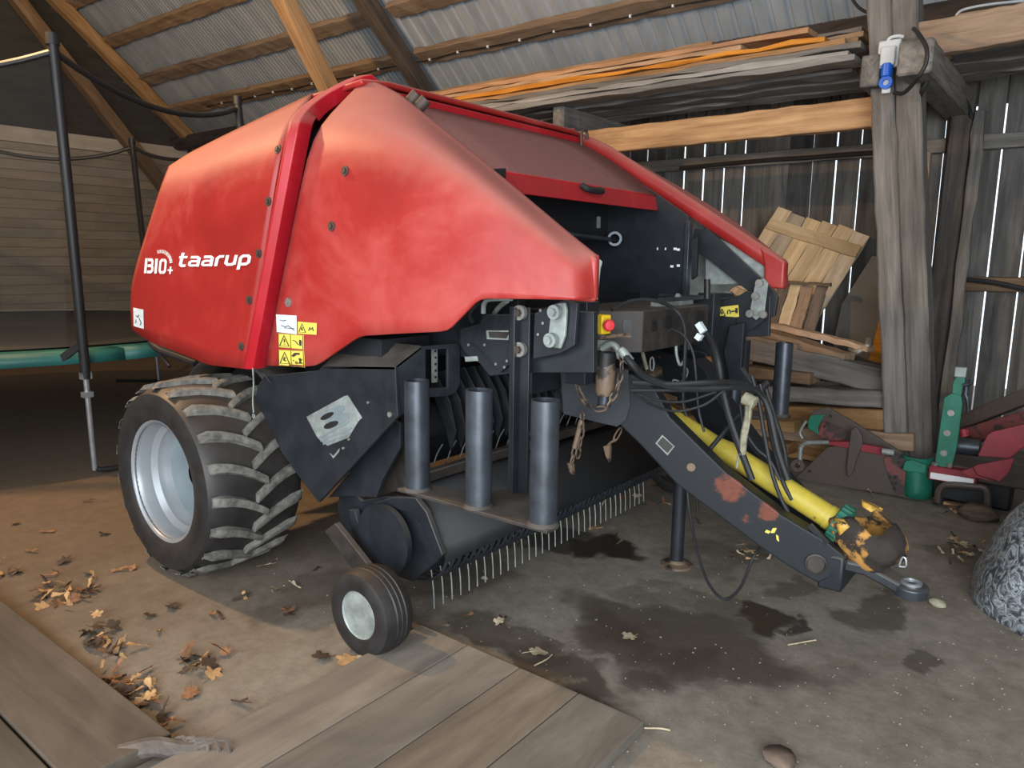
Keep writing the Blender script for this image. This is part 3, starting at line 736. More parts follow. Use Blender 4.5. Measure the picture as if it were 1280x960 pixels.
sticker('fnear',((349,437),(381,438.5),(382,459),(349.5,456.5)),'ysticker',TRI+DIV+[([(.25,.55),(.22,.35),(.3,.3)],.06),([(.56,.62),(.68,.8),(.84,.8)],.12),([(.56,.36),(.62,.36)],.06),([(.66,.25),(.7,.33),(.74,.25),(.7,.17),(.66,.25)],.03),([(.84,.55),(.84,.2)],.06),([(.78,.5),(.93,.2)],.03),([(.93,.5),(.78,.2)],.03)])
sticker('rnear',((167.5,384.5),(180,387),(180.5,411),(168,407.5)),'pale',[([(.3,.6),(.5,.55),(.6,.7)],.05),([(.3,.4),(.25,.2)],.05),([(.6,.5),(.8,.3),(.7,.15)],.05)],nm='pale_sticker')
# ---- dark body
b=MB()
b.prism([(-4.35,2.5,1.15),(-4.3,2.5,2.0),(-3.1,2.5,2.35),(-2.85,2.5,2.36),(-2.75,2.5,1.2),(-2.75,2.5,.62),(-3.1,2.5,.5),(-4.2,2.5,.8)],(0,1.8,0));b.build('bale_chamber','metald',BAL,bevel=.02)
def plate(name,pts,y,th,m='metal',mirror=False,bev=.003,par=None):
    b=MB();b.prism([at(p[0],p[1],y=y) if len(p)==2 else V(p) for p in pts],(0,th,0));return b.build(name,m,par or BAL,bevel=bev,mirror=mirror,smooth=False)
for mir in(False,True):
    # inner cheek plates beside the intake
    b=MB();b.prism([(-2.8,2.56,1.2),(-2.8,2.56,2.40),(-2.2,2.56,2.06),(-1.98,2.56,1.92),(-1.98,2.56,1.42),(-2.0,2.56,1.2)],(0,.015,0));b.build('cheek_plate','metal',BAL,mirror=mir,bevel=.003)
    b=MB();b.box((-1.975,2.57,1.66),(.03,.05,.46));b.build('cheek_flange','tube' if mir else 'metal',BAL,mirror=mir,bevel=.003)
    # lower side plate with the pale decal
    plate('side_plate',[(319,500),(322,482),(330,470),(398,463),(403,457),(494,458),(497,521),(404,622),(398,628),(378,602),(352,566),(340,540)],2.14,.02,mirror=mir)
    # chain guard box roof and window bracket
    A=at(404,457,y=2.14);Bp=at(494,458,y=2.14);C2=at(527,432,x=Bp.x);D2=V((A.x,C2.y,C2.z))
    b=MB();b.prism([A,Bp,C2,D2],(0,0,-.015));b.build('guard_roof','brownm',BAL,mirror=mir,bevel=.002)
    Xb=Bp.x
    outl=[at(*p,x=Xb) for p in((494,458),(527,433),(572,429),(575,434),(575,480),(570,490),(560,495),(531,497),(531,510),(496,520))]
    hole=[at(*p,x=Xb) for p in((533,437),(560,436),(560,484),(534,486))]
    b=MB();o0,o1=outl,hole
    # frame made of quads round the opening
    def q4(a,c,d,e,t=-.014):b.prism([a,c,d,e],(t,0,0))
    q4(outl[0],outl[1],at(532,436,x=Xb),at(532,497,x=Xb));q4(outl[0],at(532,497,x=Xb),at(531,510,x=Xb),outl[9])
    q4(outl[1],outl[2],hole[1],hole[0]);b.prism([outl[2],outl[3],outl[4],outl[5],outl[6],hole[2],hole[1]],(-.014,0,0));q4(hole[3],hole[2],outl[6],outl[7])
    b.build('window_bracket','tube',BAL,mirror=mir,bevel=.002,smooth=False)
    c=at(543,455,x=Xb-.06);b=MB();b.box(c,(.01,.03,.17));o=b.build('chain_indicator','galv',BAL,mirror=mir)
    for k in range(5):
        b=MB();q=c+V((.006,0,.06-.03*k));b.cyl(q,q+V((.003,0,0)),.006,n=8)
        if mir:
            for v in b.bm.verts:v.co.y=2*YC-v.co.y
        b.build('indicator_hole','black',o)
    b=MB();b.box((Xb-.36,2.36,1.12),(.4,.3,.35));b.build('guard_box','metald',BAL,mirror=mir)
    # upper side frame
    plate('side_frame',[(575,430),(575,412),(599,405),(603,395),(625,393),(660,392),(700,388),(742,390),(742,466),(650,466),(612,470),(600,455),(580,440)],2.42,.03,mirror=mir)
    plate('frame_gusset',[(603,398),(608,393),(638,393),(640,452),(625,466),(612,448),(590,428)],2.40,.02,mirror=mir)
    plate('pivot_plate',[(668,392),(706,374),(722,380),(718,432),(700,442),(666,449)],2.37,.02,mirror=mir)
    plate('pivot_link',[(692,380),(706,378),(708,388),(706,420),(700,436),(688,434),(684,424),(688,395)],2.35,.015,'galv',mirror=mir,bev=.004)
    for p in((695,390),(690,425)):
        q=at(*p,y=2.34);b=MB();b.cyl(q,q+V((0,-.02,0)),.028,n=16);b.cyl(q+V((0,-.02,0)),q+V((0,-.035,0)),.017,n=6);b.build('pivot_bolt','galv',BAL,mirror=mir)
    plate('frame_strap',[(711,380),(722,378),(720,400),(712,425),(700,438),(690,440),(702,424)],2.44,.03,'metald',mirror=mir)
    b=MB();c=at(728,428,x=-1.75);b.box(c+V((0,.0,0)),(.10,.10,.36));b.build('frame_post','metal',BAL,mirror=mir,bevel=.004)
    # guard with three steel tubes and its hanger
    y0=2.3;a=at(650,384,y=y0+.06);e=at(648,614,y=y0+.06)
    b=MB();b.box(((a.x+e.x)/2,y0+.06,(a.z+e.z)/2),(.10,.012,a.z-e.z));b.box(((a.x+e.x)/2+.0,y0+.04,(a.z+e.z)/2),(.012,.05,a.z-e.z));b.build('hanger_bar','metal',BAL,mirror=mir,bevel=.002)
    for py in(391,437):
        q=at(648,py,y=y0+.03);b=MB();b.cyl(q+V((0,.02,0)),q+V((0,-.0,0)),.03,n=16);b.build('washer','bolt',BAL,mirror=mir);b=MB();b.cyl(q,q+V((0,-.014,0)),.016,n=6);b.build('hanger_bolt','boltd',BAL,mirror=mir)
    yt=2.12;zb=.70
    pp=[at(508,606,z=zb+.0),at(688,654,z=zb-.0)]
    b=MB();b.prism([(-2.22,yt-.05,zb),(-1.45,yt-.05,zb),(-1.45,yt+.02,zb),(-1.62,yt+.16,zb),(-1.70,2.37,zb),(-1.85,2.37,zb),(-1.95,yt+.12,zb),(-2.2,yt+.06,zb)],(0,0,-.014));b.build('tube_base','brownm',BAL,mirror=mir,bevel=.002)
    for X in(-2.15,-1.815,-1.505):
        b=MB();b.lathe([(.052,0),(.052,.46),(.044,.46),(.044,.01)],(X,yt,zb),(0,0,1),28,closed=True);o=b.build('guard_tube','tube',BAL,mirror=mir)
        b=MB();b.lathe([(.062,-.002),(.053,.012)],(X,yt,zb),(0,0,1),20);b.build('weld_bead','brownm',BAL,mirror=mir)
    # fender over the wheel
    b=MB();rows=[]
    for k in range(13):
        a=math.radians(35+k*9);rows.append([(-3.72+.62*math.cos(a),y,.5+.62*math.sin(a)) for y in(2.22,2.52)])
    b.grid(rows);b.build('fender','brownm',BAL,solid=.01,mirror=mir)
    # pickup end plates
    plate('pickup_plate',[(421,634),(424,620),(440,614),(452,626),(480,621),(519,622),(534,640),(546,668),(553,696),(516,727),(470,712),(446,690),(430,668)],2.30,.02,mirror=mir)
    b=MB();b.prism([at(*p,y=2.27) for p in((452,650),(470,628),(492,621),(519,622),(533,640),(553,694),(546,700),(527,655),(512,642),(498,637),(484,638),(462,654))],(0,.03,0));b.build('pickup_arch','metal',BAL,mirror=mir,bevel=.004)
    c=at(487,672,y=2.26);b=MB();b.lathe([(.17,.05),(.165,.015),(.14,0),(.001,-.003)],c,(0,-1,0),40);b.build('pickup_cam_cover','metal',BAL,mirror=mir)
    plate('pickup_strut',[(436,637),(443,638),(462,705),(453,706),(440,670)],2.24,.03,mirror=mir)
    # gusset between side plate and pickup
    plate('deflector_plate',[(493,525),(500,530),(500,560),(478,600),(470,622),(440,620),(410,622)],2.24,.02,mirror=mir)
    plate('intake_side',[(497,512),(500,505),(503,560),(520,575),(520,606),(470,622),(478,590)],2.36,.02,'brownm',mirror=mir)
    # gauge wheel
    gw=bpy.data.objects.new('gauge_wheel',None);COL.objects.link(gw);gc=V((-2.27,1.96,.185));
    if mir:gc.y=2*YC-gc.y
    gw.parent=BAL;gw.location=gc-WL[BAL.name];WL[gw.name]=gc.copy()
    sg=1 if mir else -1
    b=MB();b.lathe([(.105,.075),(.15,.082),(.175,.072),(.184,.045),(.187,.03),(.182,.026),(.187,.02),(.188,.004),(.183,0),(.188,-.004),(.187,-.02),(.182,-.026),(.187,-.03),(.184,-.045),(.175,-.072),(.15,-.082),(.105,-.075)],gc,(0,sg,0),48,closed=True);b.build('tyre','rubber',gw)
    b=MB();b.lathe([(.107,.068),(.101,.074),(.095,.07),(.088,.03),(.06,.008),(.048,.0),(.043,.035),(.030,.04),(.026,.068),(.001,.07)],gc,(0,sg,0),36);b.build('rim','galv',gw)
    b=MB();b.cyl(gc-V((0,sg*.0,0)),gc-V((0,sg*.14,0)),.03);b.build('hub','rimdisc',gw)
    for k in range(5):
        a=2*PI*k/5;q=gc+V((.068*math.cos(a),sg*.012,.066*math.sin(a)));b=MB();b.cyl(q,q+V((0,sg*.012,0)),.009,n=6);b.build('wheel_bolt','bolt',gw)
    b=MB();b.prism([V((-2.78,2.12,.36)),V((-2.70,2.12,.42)),V((-2.42,2.12,.24)),V((-2.24,2.12,.21)),V((-2.25,2.12,.16)),V((-2.5,2.12,.17))],(0,.03,0));b.build('gauge_wheel_arm','brownm',BAL,mirror=mir,bevel=.003)
# decals on the side plate: pale pictogram plate with two slots
def pdec(name,pts,y,m,lift=.0,th=.002,par=None):
    b=MB();b.prism([at(p[0],p[1],y=y-lift) for p in pts],(0,-th,0));return b.build(name,m,par or BAL,smooth=False)
sp=pdec('side_decal',[(383.5,521),(431,495),(435,494),(453,522),(448,527),(436,547),(410,557),(402,552),(396,545)],2.14,'galv',.001)
def ell(cx,cy,a,b_,rot,n=20):
    r=math.radians(rot);return [(cx+a*math.cos(t)*math.cos(r)-b_*math.sin(t)*math.sin(r),cy+a*math.cos(t)*math.sin(r)+b_*math.sin(t)*math.cos(r)) for t in [2*PI*i/n for i in range(n)]]
pdec('slot_print',ell(416,516,16.5,5.5,-27),2.14,'rimdisc',.0035,par=sp);pdec('slot_print',ell(421.5,525,16.5,6.5,-25),2.14,'rimdisc',.0035,par=sp)
pdec('slot_print',ell(409,520,9,3.2,-27),2.14,'black',.0060,par=sp);pdec('slot_print',ell(414,531,9.5,3.8,-22),2.14,'black',.0060,par=sp)
for x0,y0,x1,y1 in((399,546,437,526),(401,550,440,534),(404,554,438,540)):
    pdec('line_print',[(x0,y0),(x1,y1),(x1,y1+2.2),(x0,y0+2.2)],2.14,'rimdisc',.0035,par=sp)
pdec('side_decal',[(412,566),(417,570),(425,560),(424,565),(417,573)],2.14,'galv',.001);
for p in((437,549),(430,560),(488,518),(461,503)):
    q=at(*p,y=2.138);b=MB();b.cyl(q,q+V((0,-.008,0)),.012 if p[0]==488 else .006,n=12);b.build('rivet','bolt',BAL)
# nameplate on the frame
d=pdec('frame_label',[(608,413),(636,413),(636,425),(609,424)],2.397,'galv',.001);pdec('label_print',[(611,414.5),(637,415),(633,423),(612,422)],2.397,'brownm',.0035,par=d)
pdec('frame_label',[(581,446),(597,445),(598,451),(582,452)],2.418,'galv',.001)
for p in((611,399),(617,399),(624,400),(634,451),(631,459),(620,455),(676,388),(679,404),(673,418),(586,431),(606,431)):
    q=at(*p,y=2.366 if p[0]>660 else 2.397);b=MB();b.cyl(q,q+V((0,-.004,0)),.006,n=8);b.build('frame_hole','black' if p[0]<640 and p[1]<402 else 'bolt',BAL)
# hoses under the near hood
for pts in([(590,402,2.45),(587,392,2.42),(594,382,2.42),(604,378,2.42)],[(618,392,2.5),(624,384,2.48),(634,376,2.45)],[(673,447,2.5),(680,430,2.45),(686,420,2.45)],[(676,450,2.48),(690,440,2.44),(697,426,2.44)],[(604,392,2.4),(605,380,2.4),(612,374,2.4),(640,373,2.4)]):
    b=MB();b.tube([at(a,c,y=d) for a,c,d in pts],.011,8);b.build('hydraulic_hose','galv' if pts[0][0] in(618,604) else 'hose',BAL)
# far side arm and plates
def fp(name,pts,y,th,m='metal',par=None,bev=.002):
    b=MB();b.prism([at(p[0],p[1],y=y) for p in pts],(0,th,0));return b.build(name,m,par or BAL,bevel=bev,smooth=False)
fp('hood_arm',[(868,285),(886,288),(966,362),(972,372),(968,395),(958,398),(945,372),(886,325),(866,312)],4.36,.03)
fp('arm_plate',[(884,384),(920,372),(932,364),(955,366),(958,398),(940,412),(905,420),(884,422)],4.30,.02)
fp('hood_liner',[(880,290),(940,316),(965,345),(972,362),(955,352),(930,330),(886,296)],4.43,.01,'galv')
fp('hood_liner',[(882,322),(936,347),(938,354),(890,356),(882,352)],4.43,.01,'galv')
fp('pivot_link',[(945,350),(955,348),(960,354),(955,392),(945,400),(937,394),(938,384)],4.27,.012,'galv')
for p in((950,354),(945,370),(938,392),(955,393)):
    q=at(*p,y=4.26);b=MB();b.cyl(q,q+V((0,-.02,0)),.022,n=12);b.build('pivot_bolt','bolt',BAL)
fp('frame_strap',[(864,300),(872,296),(870,345),(864,350)],4.22,.03,'metald')
yl=fp('warning_sticker',[(895.5,384.5),(923,381),(924,396),(897,399)],4.295,-.003,'ysticker')
def pr2(y,l,par,inkm='ink'):
    for pts,w in l:
        b=MB();P=[at(895.5+28*p[0],399-15*p[1]-3.2*p[0],y=y) for p in pts]
        for i in range(len(P)-1):b.bar(P[i],P[i+1],.002,w,(0,0,1))
        b.build('sticker_print',inkm,par)
pr2(4.289,[([(.1,.2),(.25,.8),(.4,.2),(.1,.2)],.005),([(.25,.55),(.25,.35)],.01),([(.5,.3),(.5,.6),(.6,.65),(.62,.3)],.006),([(.65,.5),(.85,.5)],.008),([(.9,.75),(.9,.3)],.014)],yl)
yl=fp('warning_sticker',[(884,387),(893,386),(893,399),(885,400)],4.285,-.003,'ysticker')
b=MB();P=[at(885,398,y=4.279),at(890,391,y=4.279),at(893,395,y=4.279)];b.bar(P[0],P[1],.002,.008);b.bar(P[1],P[2],.002,.008);b.build('sticker_print','ink',yl)
# roller rod seen inside
b=MB();a=at(700,291,y=3.3);e=at(768,300,y=4.15);b.cyl(a,e,.014);b.build('inner_rod','tube',BAL)
c=at(768,300,y=4.16);b=MB();b.lathe([(.03,-.03),(.045,-.03),(.045,.06),(.03,.06)],c,(.5,-.8,.1),20,closed=True);b.build('rod_clevis','tube',BAL)
for p in((822,311),(832,311),(844,311),(848,312),(840,333),(848,332)):
    q=at(*p,y=4.225);b=MB();b.box(q,(.02 if p[0]>836 else .008,.004,.014));b.build('paint_chip','white',BAL)
for p in((747,278),):
    q=at(*p,y=4.1);b=MB();b.box(q,(.03,.02,.07));b.build('inner_bracket','galv',BAL)
b=MB();b.box((-2.55,YC,1.95),(.03,1.66,.35));b.box((-2.3,YC,1.33),(.03,1.66,.25));b.build('intake_back','metald',BAL)
# cross beam
b=MB();pl_=[(-1.98,2.75),(-1.62,3.04),(-1.62,3.76),(-1.98,4.05),(-2.1,4.05),(-2.1,2.75)]
b.prism([(x,y,1.235) for x,y in pl_],(0,0,.19));cb=b.build('cross_beam','brownm',BAL,bevel=.004,smooth=False)
def slot(px,py,hw,hh,x=None,plane=None):
    b=MB();out=[]
    for k in range(20):
        t=2*PI*k/20;dx=hw*math.cos(t);dy=hh*(math.sin(t)*.55+(.45 if math.sin(t)>.01 else(-.45 if math.sin(t)<-.01 else 0)))
        out.append(at(px+dx,py+dy,pl=plane))
    n=plane[1];b.prism(out,n*.004);return b.build('beam_slot','black',cb,smooth=False)
pf=(V((-1.618,3,1)),V((1,0,0)));pw=(V((-1.98,2.75,1))+V((.36*.0+.0015,-.003,0)),V((.29,-.36,0)).normalized()*1.0)
for a in((818,408,3.2,6.5),(835.5,402.5,4,8),(875,395,5,7)):slot(*a,plane=pf)
slot(868.5,424,2,7,plane=pf);slot(784,408,6,9.5,plane=(pw[0]+V((.0,.0,0)),pw[1]))
b=MB();a=at(825,375,x=-1.72);e=at(884,371,x=-1.72);b.bar(a,e,.03,.02);b.bar(a+V((-.05,.1,.02)),e+V((-.05,0,.0)),.02,.015);b.build('latch_rod','tube',BAL)
b=MB();a=at(884,349,y=3.85);e=at(884,373,y=3.85);b.cyl(e,a,.017);b.build('latch_handle','black',BAL)
b=MB();b.bar(at(820,380,x=-1.75),at(860,378,x=-1.75),.06,.03);b.bar(at(845,372,x=-1.72),at(852,390,x=-1.72),.02,.06);b.build('latch_block','galv',BAL)
# emergency stop box
es=bpy.data.objects.new('stop_switch',None);COL.objects.link(es);ec=at(752,405,y=2.80);es.parent=BAL;es.location=ec-WL[BAL.name];WL[es.name]=ec
Rz=Matrix.Rotation(math.radians(-25),3,'Z')
b=MB();b.box(ec,(.075,.05,.085),Rz);b.build('switch_box','yel',es,bevel=.006)
b=MB();b.box(ec+Rz@V((-.05,.0,.0)),(.03,.052,.08),Rz);b.build('box_back','galv',es,bevel=.004)
b=MB();q=ec+Rz@V((.037,-.0,.0));dd=Rz@V((1,-.25,0));b.lathe([(.013,0),(.013,.02),(.024,.022),(.026,.035),(.02,.045),(.001,.047)],q,dd,20);b.build('stop_button','redbtn',es)
b=MB();b.bar(at(735,424,y=2.78),at(785,418,y=2.78),.05,.012);b.bar(at(760,418,y=2.82),at(787,420,y=2.9),.03,.01);b.build('switch_bracket','rustbrown',BAL)
b=MB();b.bar(at(750,412,y=2.8),at(750,424,y=2.8),.02,.04);b.bar(at(738,431,y=2.8),at(760,432,y=2.8),.04,.05);b.tube([at(752,436,y=2.76),at(764,430,y=2.76),at(772,436,y=2.76),at(775,448,y=2.76)],.014,8);b.build('pipe_elbow','galv',BAL)
# hydraulic cylinder
b=MB();b.cyl(at(757,440,y=2.76),at(756,457,y=2.76),.045);b.build('cylinder_cap','black',BAL)
b=MB();b.lathe([(.036,0),(.042,.02),(.043,.12),(.038,.16)],at(756,494,y=2.76),(0,0,1),24);b.build('cylinder_body','rustbrown',BAL)
b=MB();b.cyl(at(755,508,y=2.76),at(756,492,y=2.76),.03);b.build('cylinder_rod','tube',BAL)
# drawbar: two box beams meeting at the hitch
for mir in(False,True):
    p0,p1=V((-2.05,2.86,0)),V((-.72,3.27,0));dv=(p1-p0).normalized();n=V((dv.y,-dv.x,0));pln=(p0,n)
    g=lambda l:[at(*p,pl=pln) for p in l]
    b=MB();b.prism(g([(690,452),(742,462),(790,468),(818,486),(838,522),(907,590),(977,644),(1034,678),(1054,694),(1060,704),(1048,718),(1022,729),(998,716),(958,690),(846,606),(800,556),(770,527),(705,515)]),-n*.12);b.build('drawbar_beam','beam',BAL,mirror=mir,bevel=.008,smooth=False)
    b=MB();b.prism([q+n*.004 for q in g([(700,452),(786,462),(788,508),(783,525),(772,533),(750,528),(705,517)])],n*.008);b.build('drawbar_gusset','metal',BAL,mirror=mir,bevel=.002,smooth=False)
p0,p1=V((-2.05,2.86,0)),V((-.72,3.27,0));dv=(p1-p0).normalized();n=V((dv.y,-dv.x,0));pln=(p0+n*.002,n)
b=MB();b.prism([at(*p,pl=pln) for p in((819.5,554),(828,543.5),(843.5,558),(834.5,569))],n*.003);o=b.build('type_plate','galv',BAL,smooth=False)
b=MB();b.prism([at(*p,pl=(p0+n*.006,n)) for p in((821.5,554),(828.5,546),(841.5,558),(834.5,566.5))],n*.002);b.build('plate_print','ink',o,smooth=False)
q=at(1020,704,pl=pln);b=MB();b.lathe([(.045,0),(.045,.012),(.038,.016),(.034,.008),(.001,.008)],q,n,24);b.build('pin_boss','brownm',BAL)
for pts in([(958,662),(963,664),(961,667),(956,665)],[(966,660),(971,660),(968,666),(963,666)],[(970,668),(973,670),(974,677),(971,675)]):
    b=MB();b.prism([at(*p,pl=pln) for p in pts],n*.002);b.build('paint_chip','ysticker',BAL,smooth=False)
q=at(864,584,pl=pln);b=MB();b.cyl(q,q+n*.003,.02,n=9);b.build('rust_spot','rustbrown',BAL)
# hitch tongue and eye
b=MB();zz=.36
b.prism([(-.80,3.25,.40),(-.80,3.55,.40),(-.66,3.47,.37),(-.52,3.45,.315),(-.52,3.35,.315),(-.66,3.33,.37)],(0,0,-.05));b.build('hitch_tongue','metal',BAL,bevel=.01)
b=MB();b.box((-.78,3.4,.33),(.10,.30,.16));b.build('hitch_block','metal',BAL,bevel=.01)
he=V((-.49,3.40,.262));b=MB();b.lathe([(.032,0),(.068,0),(.07,.015),(.07,.04),(.06,.05),(.032,.05)],he,(0,0,1),28,closed=True);b.build('hitch_eye','tube',BAL,bevel=.002)
b=MB();b.lathe([(.028,.045),(.04,.045),(.042,.06),(.03,.062)],he,(0,0,1),28,closed=True);b.build('eye_bushing','steel',BAL)
# stand
sc_=V((-1.665,3.62,0));
b=MB();b.cyl(sc_+V((0,0,.01)),sc_+V((0,0,.62)),.036);b.build('parking_stand','metal',BAL)
b=MB();b.lathe([(.085,0),(.085,.012),(.05,.02),(.038,.035)],sc_,(0,0,1),28);b.build('stand_foot','rustbrown',BAL)
b=MB();b.bar(at(866,590,y=3.1),at(855,600,y=3.1),.012,.02);b.cyl(at(858,596,y=3.12),at(946,492,y=3.45),.011);b.cyl(at(946,492,y=3.45),at(959,478,y=3.5),.017);b.build('crank_rod','metald',BAL)
# pto shaft
pa_,pb_=V((-1.75,3.4,.93)),at(1042,650,y=3.4);dv=(pb_-pa_).normalized()
Lp=(pb_-pa_).length
pto=bpy.data.objects.new('drive_shaft',None);COL.objects.link(pto);pto.parent=BAL;pto.location=pb_-WL[BAL.name];WL[pto.name]=pb_.copy()
b=MB();b.lathe([(.044,0),(.044,Lp-.62),(.050,Lp-.58),(.054,Lp-.56),(.054,Lp-.03),(.058,Lp-.03),(.058,Lp)],pa_,dv,32);b.build('guard_tube','ygl',pto)
b=MB();pr=[];
b.lathe([(.068,0),(.085,.005),(.088,.05),(.082,.062),(.06,.065)],pb_,dv,20);o=b.build('guard_collar','green',pto,smooth=False)
for k in range(20):
    a=2*PI*k/20;x,y=MB.frame(dv);q=pb_+dv*.03+(x*math.cos(a)+y*math.sin(a))*.088;b=MB();b.box(q,(.012,.012,.045),V((0,0,1)).rotation_difference(dv).to_matrix());b.build('collar_rib','green',o)
b=MB();b.lathe([(.045,.06),(.045,.10),(.03,.11),(.03,.16)],pb_,dv,16);b.box(pb_+dv*.17,(.05,.09,.05));b.build('joint_yoke','galv',pto)
# torn scorched cone guard, a bent shell with an open mouth towards the shaft
b=MB();cc=at(1086,671,y=3.42);cd=V((.55,-.12,-.42)).normalized();x,y=MB.frame(cd);rows=[]
for i,(r,h) in enumerate(((.115,-.11),(.132,-.08),(.138,-.03),(.136,.03),(.122,.085),(.10,.125),(.066,.15))):
    row=[]
    for k in range(40):
        a=2*PI*k/40;rr=r*(1+.10*noise.noise(V((math.cos(a)*2,math.sin(a)*2,h*9)))) ;hh=h+(.035*math.sin(a*3+1)+.02*noise.noise(V((math.cos(a)*5,math.sin(a)*5,1)))) * (1 if i<2 else .2)
        row.append(cc+cd*hh+(x*math.cos(a)+y*math.sin(a)*.92)*rr)
    rows.append(row)
G=b.grid(rows,closed=True)
for f in list(b.bm.faces):
    q=f.calc_center_median()-cc;rad=(q-cd*q.dot(cd)).normalized()
    if q.dot(cd)<.035+.03*noise.noise(q*30) and rad.z>.45 and rad.x<.75:b.bm.faces.remove(f)
b.build('guard_cone','coneburn',pto,solid=.006,ang=60)
for k,a0 in enumerate((30,100,175,250,320)):
    rows=[]
    for j in range(5):
        a=math.radians(a0-13+j*6.5);rad=(x*math.cos(a)+y*math.sin(a)*.92)
        rows.append([cc+cd*(-.13+.03*abs(j-2)/2)+rad*.124,cc+cd*-.06+rad*.143])
    b=MB();b.grid(rows);b.build('guard_flap','yelw',pto,solid=.004)
b=MB();b.tube([at(1124,706,y=3.3),at(1128,697,y=3.3),at(1132,699,y=3.3),at(1132,708,y=3.3),at(1124,708,y=3.3)],.004,6);b.build('wire_clip','steel',pto)
b=MB();b.bar(at(1012,656,y=3.25),at(1034,680,y=3.25),.02,.02);b.build('shaft_rest','metal',BAL)
# far tubes are mirrored; black post of far guard
b=MB();b.box((-1.72,4.28,.98),(.10,.012,.70));b.build('hanger_bar','metal',BAL)
# axle
b=MB();b.cyl((-3.72,2.3,.5),(-3.72,4.5,.5),.07);b.build('axle','metald',BAL)
# pickup: windguard sheet, bands, tines
ya,yb=2.32,4.48
b=MB();prof=[(-2.42,.60),(-2.34,.585),(-2.26,.50),(-2.19,.38),(-2.175,.30)]
b.grid([[(x_,y_,z_) for x_,z_ in prof] for y_ in(ya,yb)]);b.build('pickup_hood','hoodm',BAL,solid=.008)
b=MB();b.bar((-2.42,ya,.63),(-2.42,yb,.63),.05,.05);b.build('pickup_beam','brownm',BAL,bevel=.006)
b=MB();b.cyl((-2.42,ya,.32),(-2.42,yb,.32),.15);pk=b.build('tine_reel','metald',BAL)
nb=44
for i in range(nb):
    y_=ya+.03+(yb-ya-.06)*i/(nb-1);b=MB();rows=[]
    for k in range(11):
        a=math.radians(20-k*12);rows.append([(-2.40+.205*math.cos(a),y_-.014,.33+.175*math.sin(a)),(-2.40+.213*math.cos(a),y_,.33+.183*math.sin(a)),(-2.40+.205*math.cos(a),y_+.014,.33+.175*math.sin(a))])
    b.grid(rows);b.build('pickup_band','metal',pk,solid=.003,ang=30)
nt_=34
for i in range(nt_):
    y_=ya+.055+(yb-ya-.1)*i/(nt_-1);b=MB();b.tube([(-2.33,y_,.24),(-2.31,y_,.12),(-2.305,y_,.02)],.0034,6,3);b.build('tine','galv',pk)
for i in range(20):
    y_=ya+.15+(yb-ya-.3)*i/19;b=MB();b.tube([(-2.50,y_,.62),(-2.47,y_,.70),(-2.43,y_,.76)],.0035,6,2);b.build('tine','steel',pk)
# rotor fingers inside intake
b=MB();b.cyl((-2.55,ya+.1,.86),(-2.55,yb-.1,.86),.09);rt=b.build('feed_rotor','metald',BAL)
for i in range(26):
    y_=ya+.2+(yb-ya-.4)*i/25;b=MB();b.prism([(-2.5,y_,1.10),(-2.44,y_,1.12),(-2.36,y_+.02,.98),(-2.33,y_+.03,.84),(-2.36,y_+.03,.74),(-2.39,y_+.03,.84),(-2.44,y_+.02,.96)],(0,.01,0));b.build('rotor_finger','metal',rt,smooth=False)
b=MB();b.box((-2.72,YC,.85),(.03,2.1,.55));b.build('intake_back','metald',BAL)
# chains hanging under the drawbar
def chain(pts,name='chain',m='rustbrown',r=.004,step=.035):
    P=[V(p) for p in pts];b=MB();tot=0;seg=[];
    for a,c in zip(P,P[1:]):
        n=max(1,int((c-a).length/step));seg+=[a.lerp(c,k/n) for k in range(n)]
    seg.append(P[-1])
    for i in range(len(seg)-1):
        a,c=seg[i],seg[i+1];d=(c-a).normalized();x,y=MB.frame(d)
        s_=x if i%2 else y;h=(c-a).length*.62;mid=(a+c)/2
        loop=[mid+d*(h*math.cos(t))+s_*(.011*math.sin(t)) for t in [2*PI*k/10 for k in range(11)]]
        b.tube(loop,r,5,1,smooth=False)
    return b.build(name,m,BAL)
chain([at(728,515,y=2.85),at(728,535,y=2.84),at(724,560,y=2.84),at(722,572,y=2.84)])
chain([at(719,560,y=2.8),at(714,580,y=2.8)]);b=MB();b.prism([at(*p,y=2.8) for p in((708,578),(715,580),(716,594),(712,590))],(0,.02,0));b.build('chain_hook','rustbrown',BAL)
b=MB();b.cyl(at(727,525,y=2.82),at(718,560,y=2.8),.012);b.build('chain_grip','rustbrown',BAL)
chain([at(776,536,y=3.1),at(768,550,y=3.1),at(760,556,y=3.1)]);b=MB();b.prism([at(*p,y=3.1) for p in((754,558),(762,556),(761,578),(757,570))],(0,.02,0));b.build('chain_hook','rustbrown',BAL)
chain([at(777,440,y=2.74),at(777,465,y=2.74),at(770,490,y=2.73),at(757,510,y=2.72),at(744,512,y=2.72),at(729,500,y=2.74),at(720,480,y=2.76),at(718,465,y=2.78)])
chain([at(815,448,y=3.3),at(815,462,y=3.3)],m='galv');chain([at(858,462,y=3.3),at(852,482,y=3.3),at(842,476,y=3.3)],m='galv')
